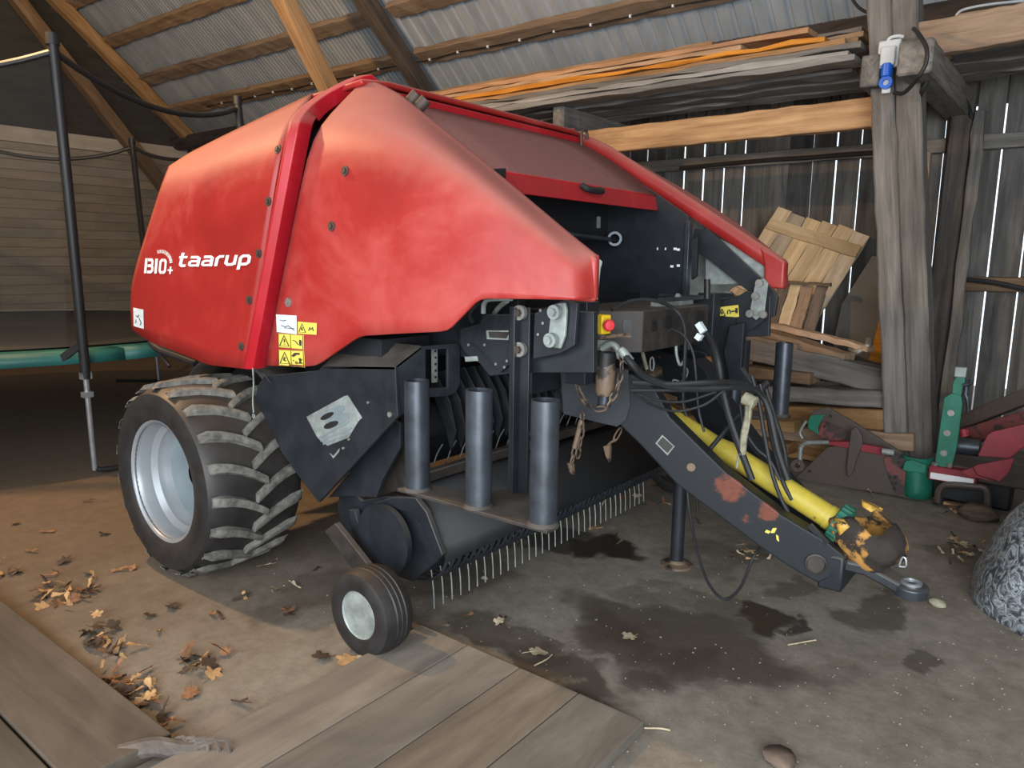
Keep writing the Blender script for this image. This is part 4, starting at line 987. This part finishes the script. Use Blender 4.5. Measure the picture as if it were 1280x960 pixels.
# hoses
H=[([(778,440,2.74),(790,455,2.74),(805,470,2.8),(835,482,2.9),(870,486,3.0),(905,484,3.1),(930,484,3.2),(950,492,3.3),(962,515,3.3),(972,560,3.3),(985,600,3.3)],.016,'hose'),
 ([(790,478,2.8),(840,480,2.9),(890,478,3.0),(930,480,3.2),(955,500,3.3),(968,540,3.3),(978,580,3.3)],.011,'hose'),
 ([(788,488,2.82),(830,488,2.9),(870,488,3.0),(912,484,3.1)],.007,'hose'),
 ([(790,490,2.82),(820,500,2.9),(855,502,3.0),(895,490,3.1)],.006,'hose'),
 ([(792,491,2.82),(815,506,2.9),(845,514,3.0),(880,506,3.05),(905,488,3.1)],.006,'hose'),
 ([(876,412,3.3),(888,425,3.25),(897,450,3.2),(902,480,3.2),(910,515,3.2),(925,560,3.2),(940,600,3.2)],.016,'hose'),
 ([(880,420,3.3),(890,440,3.25),(898,470,3.2),(905,500,3.2),(918,545,3.2),(935,590,3.2)],.012,'hose'),
 ([(765,387,2.9),(790,376,3.0),(820,376,3.1),(845,388,3.2),(856,410,3.2),(856,450,3.2),(854,500,3.2),(858,520,3.2)],.009,'hose'),
 ([(832,416,3.1),(840,412,3.1),(855,420,3.1),(866,440,3.1),(870,470,3.1),(873,510,3.1),(880,540,3.1)],.006,'hose'),
 ([(940,470,3.3),(948,500,3.3),(955,540,3.3),(965,590,3.3),(975,620,3.3),(985,640,3.3)],.010,'hose'),
 ([(950,480,3.35),(958,510,3.35),(965,550,3.35),(978,600,3.35),(990,625,3.35)],.010,'hose'),
 ([(925,505,3.3),(930,535,3.3),(945,560,3.3),(962,575,3.3),(975,600,3.3)],.008,'hose'),
 ([(955,478,3.5),(968,520,3.5),(980,560,3.5),(984,590,3.5)],.012,'hose'),
 ([(800,430,3.4),(803,440,3.4),(806,452,3.4),(809,462,3.4)],.010,'rope'),
 ([(845,432,3.4),(846,445,3.4),(850,456,3.4),(856,450,3.4)],.008,'galv'),
 ([(858,596,3.1),(862,640,3.1),(872,690,3.15),(885,728,3.2),(905,749,3.25),(925,735,3.25),(940,700,3.25),(950,684,3.3)],.007,'hose'),
 ([(862,560,3.5),(870,600,3.5),(872,640,3.5)],.006,'hose')]
for pts,r,mm in H:
    b=MB();b.tube([at(a,c,y=d) for a,c,d in pts],r,8,6);b.build('hydraulic_hose' if mm!='rope' else 'rope_piece',mm,BAL)
b=MB();b.lathe([(.02,0),(.021,.05),(.015,.07)],at(788,452,y=2.75),at(780,442,y=2.74)-at(788,452,y=2.75),14);b.build('hose_fitting','galv',BAL)
for a,c,d,e in((873,404,880,415),(813,483,820,492),(876,418,872,424)):
    b=MB();b.bar(at(a,c,y=3.1),at(d,e,y=3.1),.03,.025);b.build('cable_tie','pale',BAL)
b=MB();b.tube([at(936,500,y=3.25),at(935,520,y=3.22),at(930,545,y=3.2),at(928,568,y=3.2)],.016,8);b.tube([at(938,508,y=3.2),at(934,540,y=3.2),at(924,565,y=3.2),at(921,585,y=3.2)],.006,6);b.cyl(at(930,497,y=3.22),at(944,504,y=3.22),.028);b.build('rope_tie','rope',BAL)
b=MB();b.cyl(at(822,463,y=3.6),at(812,468,y=3.5),.03);b.build('beam_boss','rustbrown',BAL)
# cross tube behind drawbar, far frame pieces
b=MB();b.cyl((-1.95,2.95,1.0),(-1.95,3.85,1.0),.09);b.build('cross_tube','metal',BAL)
b=MB();b.box((-2.02,YC,1.13),(.12,1.5,.16));b.build('front_frame','metal',BAL,bevel=.005)
fp('frame_leg',[(912,408),(930,404),(926,460),(940,480),(912,480),(905,440)],4.2,.05)
b=MB();b.cyl(at(925,470,y=4.45),at(928,425,y=4.45),.05);b.build('guard_tube','metal',BAL)
# tie string near the seam
b=MB();b.tube([at(316,460,y=2.05),at(317,480,y=2.05),at(316,500,y=2.05),at(317,516,y=2.05)],.004,6);b.lathe([(.006,-.002),(.012,-.002),(.012,.002),(.006,.002)],at(317,520,y=2.05),(0,1,0),14,closed=True);b.build('pull_cord','galv',BAL)
b=MB();b.tube([at(323,462,y=2.1),at(330,468,y=2.1),at(338,478,y=2.12)],.004,6);b.build('small_cable','hose',BAL)
# hose bundle behind the rear bottom edge
b=MB();b.tube([at(188,428,y=2.3),at(200,438,y=2.3),at(222,446,y=2.3),at(245,455,y=2.3)],.02,8);b.tube([at(190,432,y=2.3),at(206,450,y=2.3),at(212,458,y=2.3)],.012,8);b.build('rear_pipe','metald',BAL)
# ---------------- main wheels
def wheel(c,sg):
    w=bpy.data.objects.new('road_wheel',None);COL.objects.link(w);w.parent=BAL;w.location=c-WL[BAL.name];WL[w.name]=c.copy()
    b=MB();R=.495;ax=V((0,sg,0))   # h=0 centre of the tread, positive outwards
    prof=[(.305,.235),(.33,.262),(.40,.275),(.455,.262),(.480,.225),(.490,.12),(.492,0),(.490,-.12),(.480,-.225),(.455,-.262),(.40,-.275),(.33,-.262),(.305,-.235)]
    b.lathe(prof,c,ax,72,closed=True)
    b.cur=1;n=19
    for side in(1,-1):
        for i in range(n):
            a0=2*PI*(i+(.5 if side<0 else 0))/n;rows=[]
            for j in range(8):
                t=j/7;h=side*(.255-.285*t)
                # bar sweeps from the shoulder to past the centre line
                a=a0+(.02+.22*t**1.3-.03*math.sin(PI*t))
                hw=(.052-.008*t)/.5*.5
                rr=.522-.012*abs(h)/.25-(.03 if j==0 else 0)
                sec=[]
                for da,r_ in((-hw*1.15,.484),(-hw*.85,rr-.003),(-hw*.3,rr),(hw*.3,rr),(hw*.85,rr-.003),(hw*1.15,.484)):
                    aa=(a+da);ang=aa*ROT
                    sec.append(c+V((math.cos(ang)*r_,sg*h,math.sin(ang)*r_)))
                rows.append(sec)
            G=b.grid(rows);b.face(G[0][::-1]);b.face(G[-1])
    t=b.build('tyre',['rubber','lug'],w,ang=40)
    b=MB();b.lathe([(.30,.245),(.318,.255),(.322,.245),(.312,.235),(.300,.21),(.296,.16),(.270,.135),(.268,.10),(.262,.09),(.26,-.22),(.28,-.24)],c,ax,64,cap=False);b.build('rim','rim',w,solid=.006)
    b=MB();b.lathe([(.262,.07),(.24,.05),(.15,-.02),(.12,-.03),(.001,-.03)],c,ax,48);b.build('rim_disc','rimdisc',w)
    b=MB();b.lathe([(.085,-.03),(.085,.05),(.07,.07),(.001,.07)],c,ax,28);b.build('hub_cap','rimdisc',w)
    for k in range(10):
        a=2*PI*k/10;q=c+V((.13*math.cos(a),-sg*.03*-1*-1,.13*math.sin(a)));b=MB();b.cyl(q,q+ax*.03,.014,n=6);b.build('wheel_nut','bolt',w)
    return w
ROT=-1
wheel(V((-3.66,2.04,.508)),-1)
wheel(V((-3.66,2*YC-2.04,.508)),1)
#PART3
# ================================================================== TRAMPOLINE
TC=V((-8.15,2.62,0));TR=2.36
TP=empty('trampoline',TC,'round trampoline with black safety net and teal edge pad beside the baler','trampoline')
def circ(r,z,n=72,a0=0,a1=360):return [TC+V((r*math.cos(math.radians(a0+(a1-a0)*i/n)),r*math.sin(math.radians(a0+(a1-a0)*i/n)),z)) for i in range(n+1)]
b=MB();b.grid([circ(TR-.02,.945),circ(TR-.30,.955)]);b.build('edge_pad','teal',TP,solid=.025)
b=MB();b.grid([circ(TR-.02,.95),circ(TR+.0,.86)]);b.build('pad_skirt','teal',TP,solid=.01)
b=MB();b.lathe([(.001,.962),(1.0,.955),(TR-.22,.968)],TC,(0,0,1),64,cap=False);b.build('jumping_mat','matfab',TP,solid=.006)
b=MB();b.tube(circ(TR-.03,.88,60)[:-1]+[circ(TR-.03,.88,60)[0]],.022,8,1);b.build('ring_frame','steel',TP)
pa0=math.degrees(math.atan2(2.15-TC.y,-5.62-TC.x))
tops=[]
for k in range(8):
    a=math.radians(pa0+45*k);d=V((math.cos(a),math.sin(a),0));r=TR+.10
    top=TC+d*(r-.12)+V((0,0,3.0));foot=TC+d*(r+.12);mid=TC+d*(r+.0)+V((0,0,1.5));low=TC+d*(r+.08)+V((0,0,.78))
    if k==0:
        top=at(66,52,z=3.0);foot=at(119,592,z=.01);low=foot.lerp(top,.25);mid=foot.lerp(top,.6)+d*.02
    if k in(6,7):top=top
    b=MB();b.tube([low,mid,top],.034,12,5);b.cyl(top-V((0,0,.02)),top+V((0,0,.05)),.04);o=b.build('pole_sleeve','black',TP);tops.append(top)
    b=MB();b.tube([low+(mid-low)*.05,low.lerp(foot,.5),foot+V((0,0,.03))],.019,10,4);b.build('leg','steel',TP)
    if k%2==0 or True:
        t=V((-d.y,d.x,0))
        b=MB();b.tube([foot+V((0,0,.04)),foot+t*.10+V((0,0,.02)),foot+t*.55-d*.04+V((0,0,.02))],.02,8,4);b.build('foot_tube','black',TP)
    b=MB();b.box(low+V((0,0,.02)),(.05,.07,.05));b.build('leg_clamp','steel',TP);b=MB();b.box(low+V((0,0,-.12)),(.05,.07,.04));b.build('leg_clamp','steel',TP)
    b=MB();b.bar(low+(mid-low)*.25,TC+d*(TR-.03)+V((0,0,.9)),.03,.05);b.build('frame_bracket','black',TP)
rows=[[],[],[],[]];rim=[]
for k in range(8):
    A,B=tops[k],tops[(k+1)%8]
    for j in range(10):
        t=j/10;s=.18*4*t*(1-t)
        p=A.lerp(B,t)-V((0,0,s+.06));rim.append(p)
        q=(p-TC);q.z=0
        for i,zz in enumerate((None,2.1,1.5,1.0)):
            if zz is None:rows[0].append(p)
            else:
                r_=(TC+q*(.97-.03*i));rows[i].append(V((r_.x,r_.y,zz)))
b=MB();b.grid(rows,closed=True);b.build('safety_net','net',TP)
b=MB();b.tube(rim+[rim[0]],.022,8,2);b.build('net_rope','black',TP)
for p in((46,420),):
    pass
# ================================================================== PLOUGH
PL=empty('plough',(-.75,5.9,0),'old red and green reversible plough standing behind the drawbar tip','plough')
def pp_(name,pts,y,th,m,bev=.004,yy=None):
    b=MB();P=[]
    for i,p in enumerate(pts):
        yv=p[2] if len(p)>2 else y
        q=at(p[0],p[1],y=yv);q.z=max(q.z,.0);P.append(q)
    b.prism(P,(0,th,0));return b.build(name,m,PL,bevel=bev,smooth=False)
pp_('lower_mouldboard',[(996,596),(1034,559),(1057,556),(1131,575),(1144,590),(1140,625),(1121,620),(1027,607),(1003,603)],5.75,.03,'oldplate')
pp_('upper_mouldboard',[(1010,526),(1017,513),(1034,509),(1067,528),(1130,568),(1144,580),(1110,580),(1057,556),(1034,552)],5.85,.03,'oldplate')
pp_('painted_patch',[(1027,528),(1034,526),(1060,538),(1057,552),(1034,552),(1023,543)],5.84,-.006,'ploughred')
pp_('painted_tip',[(1010,526),(1014,519),(1031,518),(1022,535),(1024,544),(1010,535)],5.84,-.008,'pgreen')
pp_('red_frame_bar',[(1035,552),(1057,552),(1104,560),(1106,570),(1057,560),(1034,556)],5.72,.04,'pred')
pp_('painted_end',[(1104,573),(1120,568),(1134,575),(1130,618),(1121,620),(1112,600)],5.74,-.004,'ploughred')
b=MB();c=at(1146,610,y=5.80);rows=[]
for i in range(7):
    z=.02+.29*i/6;rows.append([V((c.x+.10*math.cos(t)-.02*(i/6),c.y+.05-.13*math.sin(t),z)) for t in [math.radians(-10+20*k) for k in range(11)]])
b.grid(rows);b.build('green_share_point','pgreen',PL,solid=.01)
pp_('green_bracket',[(1131,577),(1140,575),(1158,582),(1156,592),(1128,588)],5.68,.03,'pgreen')
pp_('clamp_plate',[(1064,538),(1070,534),(1077,545),(1078,556),(1070,575),(1066,590),(1060,597),(1058,585),(1061,560)],5.70,.03,'oldplate')
b=MB();b.tube([at(1000,580,y=5.7),at(1001,560,y=5.7),at(1008,554,y=5.7),at(1020,553,y=5.7),at(1036,553,y=5.7)],.016,8);b.tube([at(1003,548,y=5.75),at(1000,540,y=5.75),at(1008,526,y=5.75)],.01,6);b.build('bent_handle','galv',PL)
b=MB();b.cyl(at(1103,564,y=5.66),at(1118,566,y=5.66),.022);b.build('chrome_pin','galv',PL)
b=MB();b.lathe([(.02,-.02),(.05,-.02),(.05,.02),(.02,.02)],at(997,581,y=5.7),(.3,-1,0),16,closed=True);b.build('eye_ring','boltd',PL)
for p in((1119,597),(1119,604),(1118,611),(1113,596),(1124,578),(1127,584),(1125,572),(1038,520),(1035,529),(1031,533),(1012,589),(1116,604)):
    q=at(*p,y=5.735);b=MB();b.cyl(q,q+V((0,-.006,0)),.011,n=8);b.build('bolt_hole','black',PL)
# green bar
pp_('green_leg_bar',[(1180,497),(1189,492),(1201,494),(1203,505),(1196,560),(1190,583),(1184,587),(1172,582),(1169,575),(1174,540)],5.75,.05,'pgreen')
pp_('leg_head',[(1190,495),(1191,478),(1196,470),(1206,471),(1206,480),(1201,497)],5.76,.05,'pgreen')
b=MB();b.box(at(1201,465,y=5.77),(.07,.05,.07));b.build('leg_head_nut','galv',PL,bevel=.006)
b=MB();b.tube([at(1204,482,y=5.74),at(1212,480,y=5.74),at(1214,474,y=5.74)],.014,8);b.tube([at(1206,492,y=5.74),at(1209,500,y=5.74),at(1210,514,y=5.74)],.011,8);b.cyl(at(1208,483,y=5.75),at(1207,494,y=5.75),.02);b.build('leg_lever','tube',PL)
for p in((1189,516),(1184,541),(1180,566)):
    q=at(*p,y=5.745);b=MB();b.cyl(q,q+V((0,-.012,0)),.022,n=14);b.cyl(q,q+V((0,-.024,0)),.012,n=6);b.build('leg_bolt','bolt',PL)
b=MB();a=at(1164,590,y=5.75);b.box((a.x+.13,5.83,a.z-.0),(.29,.22,.10));b.build('red_base_block','pred',PL,bevel=.01)
b=MB();b.box((a.x+.13,5.715,a.z-.015),(.26,.012,.045));b.build('white_worn_strip','white',PL,bevel=.004)
for p in((1186,584),(1168,583)):
    q=at(*p,y=5.75);b=MB();b.cyl(q,q+V((0,0,.03)),.02,n=6);b.build('leg_bolt','bolt',PL)
pp_('red_wing',[(1222,570),(1234,544),(1240,540),(1281,530),(1282,557),(1262,573)],5.6,.03,'pred')
pp_('red_wing',[(1216,584),(1222,581),(1268,573),(1262,590),(1250,602),(1222,594)],5.5,.03,'pred')
pp_('red_wing',[(1200,590),(1216,584),(1222,594),(1245,603),(1212,596)],5.55,.03,'pred')
b=MB();b.bar(at(1200,529,y=6.2),at(1300,489,y=6.0),.12,.10);b.build('frame_beam','oldplate',PL,bevel=.01)
b=MB();b.bar(at(1212,545,y=6.1),at(1300,520,y=5.9),.12,.12);b.build('frame_beam','ploughred',PL,bevel=.01)
b=MB();b.cyl(at(1196,557,y=5.9),at(1225,560,y=5.9),.06);b.build('grey_roller','tube',PL)
b=MB();b.cyl(at(1204,536,y=5.85),at(1206,545,y=5.85),.03);b.bar(at(1200,541,y=5.85),at(1211,538,y=5.85),.03,.02);b.build('red_screw','pred',PL)
b=MB();b.box((-.53,5.95,.24),(.62,.3,.10));b.build('lower_frame','oldplate',PL,bevel=.015)
b=MB();b.box((-.56,6.0,.1),(.5,.22,.2));b.build('skid_shoe','black',PL,bevel=.02)
b=MB();b.tube([at(1172,628,y=5.7),at(1174,612,y=5.7),at(1185,606,y=5.7),at(1215,608,y=5.7),at(1232,612,y=5.7),at(1234,632,y=5.7)],.022,8);b.build('lower_hoop','oldplate',PL)
# ================================================================== BAG
b=MB();c=V((.06,4.30,0));rows=[]
for i in range(29):
    t=i/28;z=.98*t;r=.47*(1-(max(0,t-.72)/.28)**2.2*.75)*(.86+.14*math.sin(min(1,t*2.5)*PI/2));row=[]
    for k in range(56):
        a=2*PI*k/56;nn=noise.noise(V((math.cos(a)*1.6,math.sin(a)*1.6,z*2.4)))*.06+noise.noise(V((math.cos(a)*5,math.sin(a)*5,z*6)))*.022
        row.append(c+V(((r+nn)*math.cos(a)+.45*t,(r+nn)*math.sin(a),z)))
    rows.append(row)
G=b.grid(rows,closed=True);b.face(G[-1]);b.face(G[0][::-1])
tag(b.build('plastic_bag','bag',ang=80),'big clear plastic bag stuffed with shredded grey netting at right edge','bag')
# ================================================================== LEAVES AND LITTER
def leafmesh(kind,m,seed):
    rs=random.Random(seed);b=MB();n=22;c=b.bm.verts.new((0,0,.008));ring=[]
    for i in range(n):
        a=2*PI*i/n
        if kind==0:r=.034*(.55+.45*abs(math.cos(a*2.5+.3)))*rs.uniform(.85,1.15)
        else:r=.036*(abs(math.cos(a))**.8*.6+.4)*(.62 if abs(math.sin(a))>.7 else 1)*rs.uniform(.9,1.1)
        ring.append(b.bm.verts.new((r*math.cos(a),r*math.sin(a)*(1 if kind==0 else .6),.004+.35*r*abs(math.sin(a+seed))*rs.uniform(.3,1.1))))
    for i in range(n):b.face([c,ring[i],ring[(i+1)%n]])
    b.tube([(0,0,.006),(-.03,.004,.005),(-.055,.0,.003)],.0012,4,2)
    o=b.build('fallen_leaf',m,ang=60,noorg=True);return o
protos={}
for i,(k,m_) in enumerate(((0,'leafa'),(1,'leafa'),(0,'leafb'),(1,'leafb'),(0,'leafc'),(1,'leafc'),(0,'leafd'),(1,'leafd'))):
    protos[i]=[leafmesh(k,m_,i*3+j) for j in range(2)]
usedp=set()
def leaf(i,p,s=1,label=None,group=None,tilt=.25):
    pr_=random.choice(protos[i])
    if pr_.name in usedp:
        o=pr_.copy();COL.objects.link(o)
    else:o=pr_;usedp.add(pr_.name)
    o.location=p;o.scale=(s,s,s*random.uniform(.7,1.6));o.rotation_euler=(random.uniform(-tilt,tilt),random.uniform(-tilt,tilt),random.uniform(0,6.28))
    tag(o,label,'leaf',group);return o
random.seed(5)
# drift along the plank ramp edge
drift=[(20,712,10),(60,735,22),(100,740,20),(60,752,10),(120,800,14),(150,815,16),(140,850,14),(165,870,12),(185,885,10),(200,905,6),(235,828,14),(262,822,8),(245,838,8),(130,790,14),(95,722,8),(175,855,10)]
for (px,py,n) in drift:
    for k in range(int(n*.6)):
        p=at(px+random.gauss(0,15),py+random.gauss(0,7),z=.004);p.z=random.uniform(.0,.025)
        if p.y<1.12:p.y=1.12+random.random()*.05
        leaf(random.choice([0,1,1,2,3,3,4,5,5]),p,random.uniform(.6,1.25),'dry brown leaf in the drift along the plank edge at lower left','leaf drift beside the planks',.7)
sing=[(165,711,0),(150,713,1),(198,790,5),(187,770,2),(265,768,1),(275,770,3),(300,748,3),(306,745,5),(360,765,0),(362,770,3),(238,868,0),(395,712,3),(370,733,7),(340,737,6),(330,708,7),(130,668,2),(60,665,1),(110,627,3),(180,620,1),(20,655,0),(300,880,3),(110,718,2),(40,690,1),(80,703,2),(215,760,2)]
for px,py,i in sing:leaf(i,at(px,py,z=.004),random.uniform(.8,1.3),'single dry leaf on the dusty floor left of the small wheel','scattered leaves left of the gauge wheel',.4)
for px,py,i,s,l in((672,817,6,1.35,'pale lobed leaf lying near the front edge of the plank deck'),(787,797,6,1.15,'pale lobed leaf on the dark oil stain'),(432,827,4,1.3,'tan curled leaf lying at the foot of the gauge wheel'),(448,826,6,1.0,'pale crumpled leaf just right of the tan one at the gauge wheel'),(402,822,2,1.2,'dark curled leaf lying just left of the gauge wheel'),(625,778,6,.9,'pale leaf scrap beside a dark crumb on the concrete'),(628,775,2,.9,'dark leaf crumb in the middle of the concrete'),(585,770,1,.8,'brown narrow leaf upright on the concrete behind the deck'),(557,783,6,.7,'pale leaf crumb close to the deck corner'),(742,662,4,1.1,'tan leaf beside the wet oil patch'),(672,668,6,.8,'pale leaf under the pickup tines'),(605,724,6,.6,'small pale twig piece under the tines')):
    leaf(i,at(px,py,z=.006),s,l)
for k in range(55):
    p=V((random.gauss(-2.1,.35),random.gauss(4.9,.5),random.uniform(.0,.02)))
    leaf(random.choice([1,3,5,6,7,3,0]),p,random.uniform(.5,1.2),'withered leaf in the litter behind the pickup','leaf litter behind the pickup',.6)
for k in range(50):
    q=random.choice([(1085,590),(1105,605),(1120,612),(1060,585),(1140,618),(1195,635),(1215,640),(1180,632)])
    p=at(q[0]+random.gauss(0,14),q[1]+random.gauss(0,6),z=.01)
    p.z=random.uniform(0,.02);leaf(random.choice([1,3,5,5,7,0,6]),p,random.uniform(.7,1.3),'dry leaf among the litter in front of the plough','leaves in front of the plough',.6)
for k in range(26):
    p=at(1198+random.gauss(0,14),684+random.gauss(0,9),z=.01);p.z=random.uniform(0,.02);leaf(random.choice([7,5,6,3]),p,random.uniform(.5,1.0),'pale dry leaf beside the plastic bag','leaves beside the bag',.6)
for k in range(14):
    p=at(930+random.gauss(0,22),690+random.gauss(0,6),z=.01);p.z=random.uniform(0,.01);leaf(random.choice([7,5,1,3]),p,random.uniform(.5,1.0),'small dry leaf under the near drawbar beam','leaves under the drawbar',.6)
# grit: countless chips on the floor
b=MB()
for k in range(500):
    px,py=random.uniform(330,1280),random.uniform(690,960);p=at(px,py,z=.002);s=random.uniform(.001,.0035)
    b.box(p,(s*2,s*1.4,s),Matrix.Rotation(random.random()*3,3,'Z'))
tag(b.build('floor_grit','stone',noorg=True,smooth=False),'pale grit and straw crumbs strewn over the concrete','grit',kind='stuff')
for a,c,l in(((805,910),(838,913),'straw stalk at the right corner of the plank deck'),((668,872-40),(690,818),'thin twig by the pale leaf on the concrete'),((985,866-60),(1020,800),'thin twig on the concrete at right')):
    b=MB();p,q=at(*a,z=.006),at(*c,z=.006);b.tube([p,p.lerp(q,.5)+V((.01,.01,.002)),q],.003,5,3);tag(b.build('straw_stalk','leafd'),l,'straw')
p=at(205,948,z=.0);b=MB();b.tube([p+V((-.09,-.1,.03)),p+V((-.02,-.02,.045)),p+V((.05,.03,.035)),p+V((.1,.1,.02))],.032,10,5);
for k in range(5):b.tube([p+V((.02*k,.01*k,.04)),p+V((.03*k+.04,.02*k+.05,.07)),p+V((.03*k+.1,.02*k+.03,.02))],.006,5,3)
tag(b.build('bark_piece','darkbeam'),'dark peeling piece of bark at the end of the plank ramp','bark')
p=at(302,930,z=.01);b=MB();b.bar(at(284,918,z=.012),at(318,950,z=.012),.025,.02);tag(b.build('wood_strip','log'),'dark narrow wood strip between ramp and plank deck','wood strip')
for px,py,s,l in((1171,757,.035,'small grey stone on the concrete beyond the hitch eye'),(975,955,.05,'brown stone chunk at the bottom edge'),(1222,637+12,.10,'pale brown wood chunk below the plough')):
    b=MB();c=at(px,py,z=0);bmesh.ops.create_icosphere(b.bm,subdivisions=2,radius=s)
    for v in b.bm.verts:v.co=V((v.co.x*1.2,v.co.y,v.co.z*.6))*(1+.3*noise.noise(v.co*30))+c+V((0,0,s*.45))
    tag(b.build('stone','log' if s>.04 else 'rope',ang=50),l,'stone')
# ================================================================== LIGHT
def area(name,loc,target,sx,sy,e,col):
    l=bpy.data.lights.new(name,'AREA');l.shape='RECTANGLE';l.size=sx;l.size_y=sy;l.energy=e;l.color=col
    o=bpy.data.objects.new(name,l);COL.objects.link(o);o.location=loc;o.rotation_euler=(V(target)-V(loc)).to_track_quat('-Z','Y').to_euler();return o
area('doorway_daylight',(2.2,-2.2,1.9),(-.6,3.6,1.9),4.6,3.6,560,(.91,.96,1.))
area('front_area_light',(-3.0,-2.2,2.6),(-4.4,4,2.4),4,2.4,170,(.9,.95,1.))  # second cool area light at the front, aimed into the left part
l=bpy.data.lights.new('barn_lamp','POINT');l.energy=620;l.color=(1.,.62,.30);l.shadow_soft_size=.07
o=bpy.data.objects.new('barn_lamp',l);COL.objects.link(o);o.location=(-6.1,1.45,4.3)
w=bpy.data.worlds.new('sky');S.world=w;w.use_nodes=True;bg=w.node_tree.nodes['Background'];bg.inputs[0].default_value=(.80,.90,1.,1);bg.inputs[1].default_value=2.0
S.view_settings.view_transform='Standard';S.view_settings.look='None';S.view_settings.exposure=.0;S.view_settings.gamma=1;S.view_settings.use_curve_mapping=False
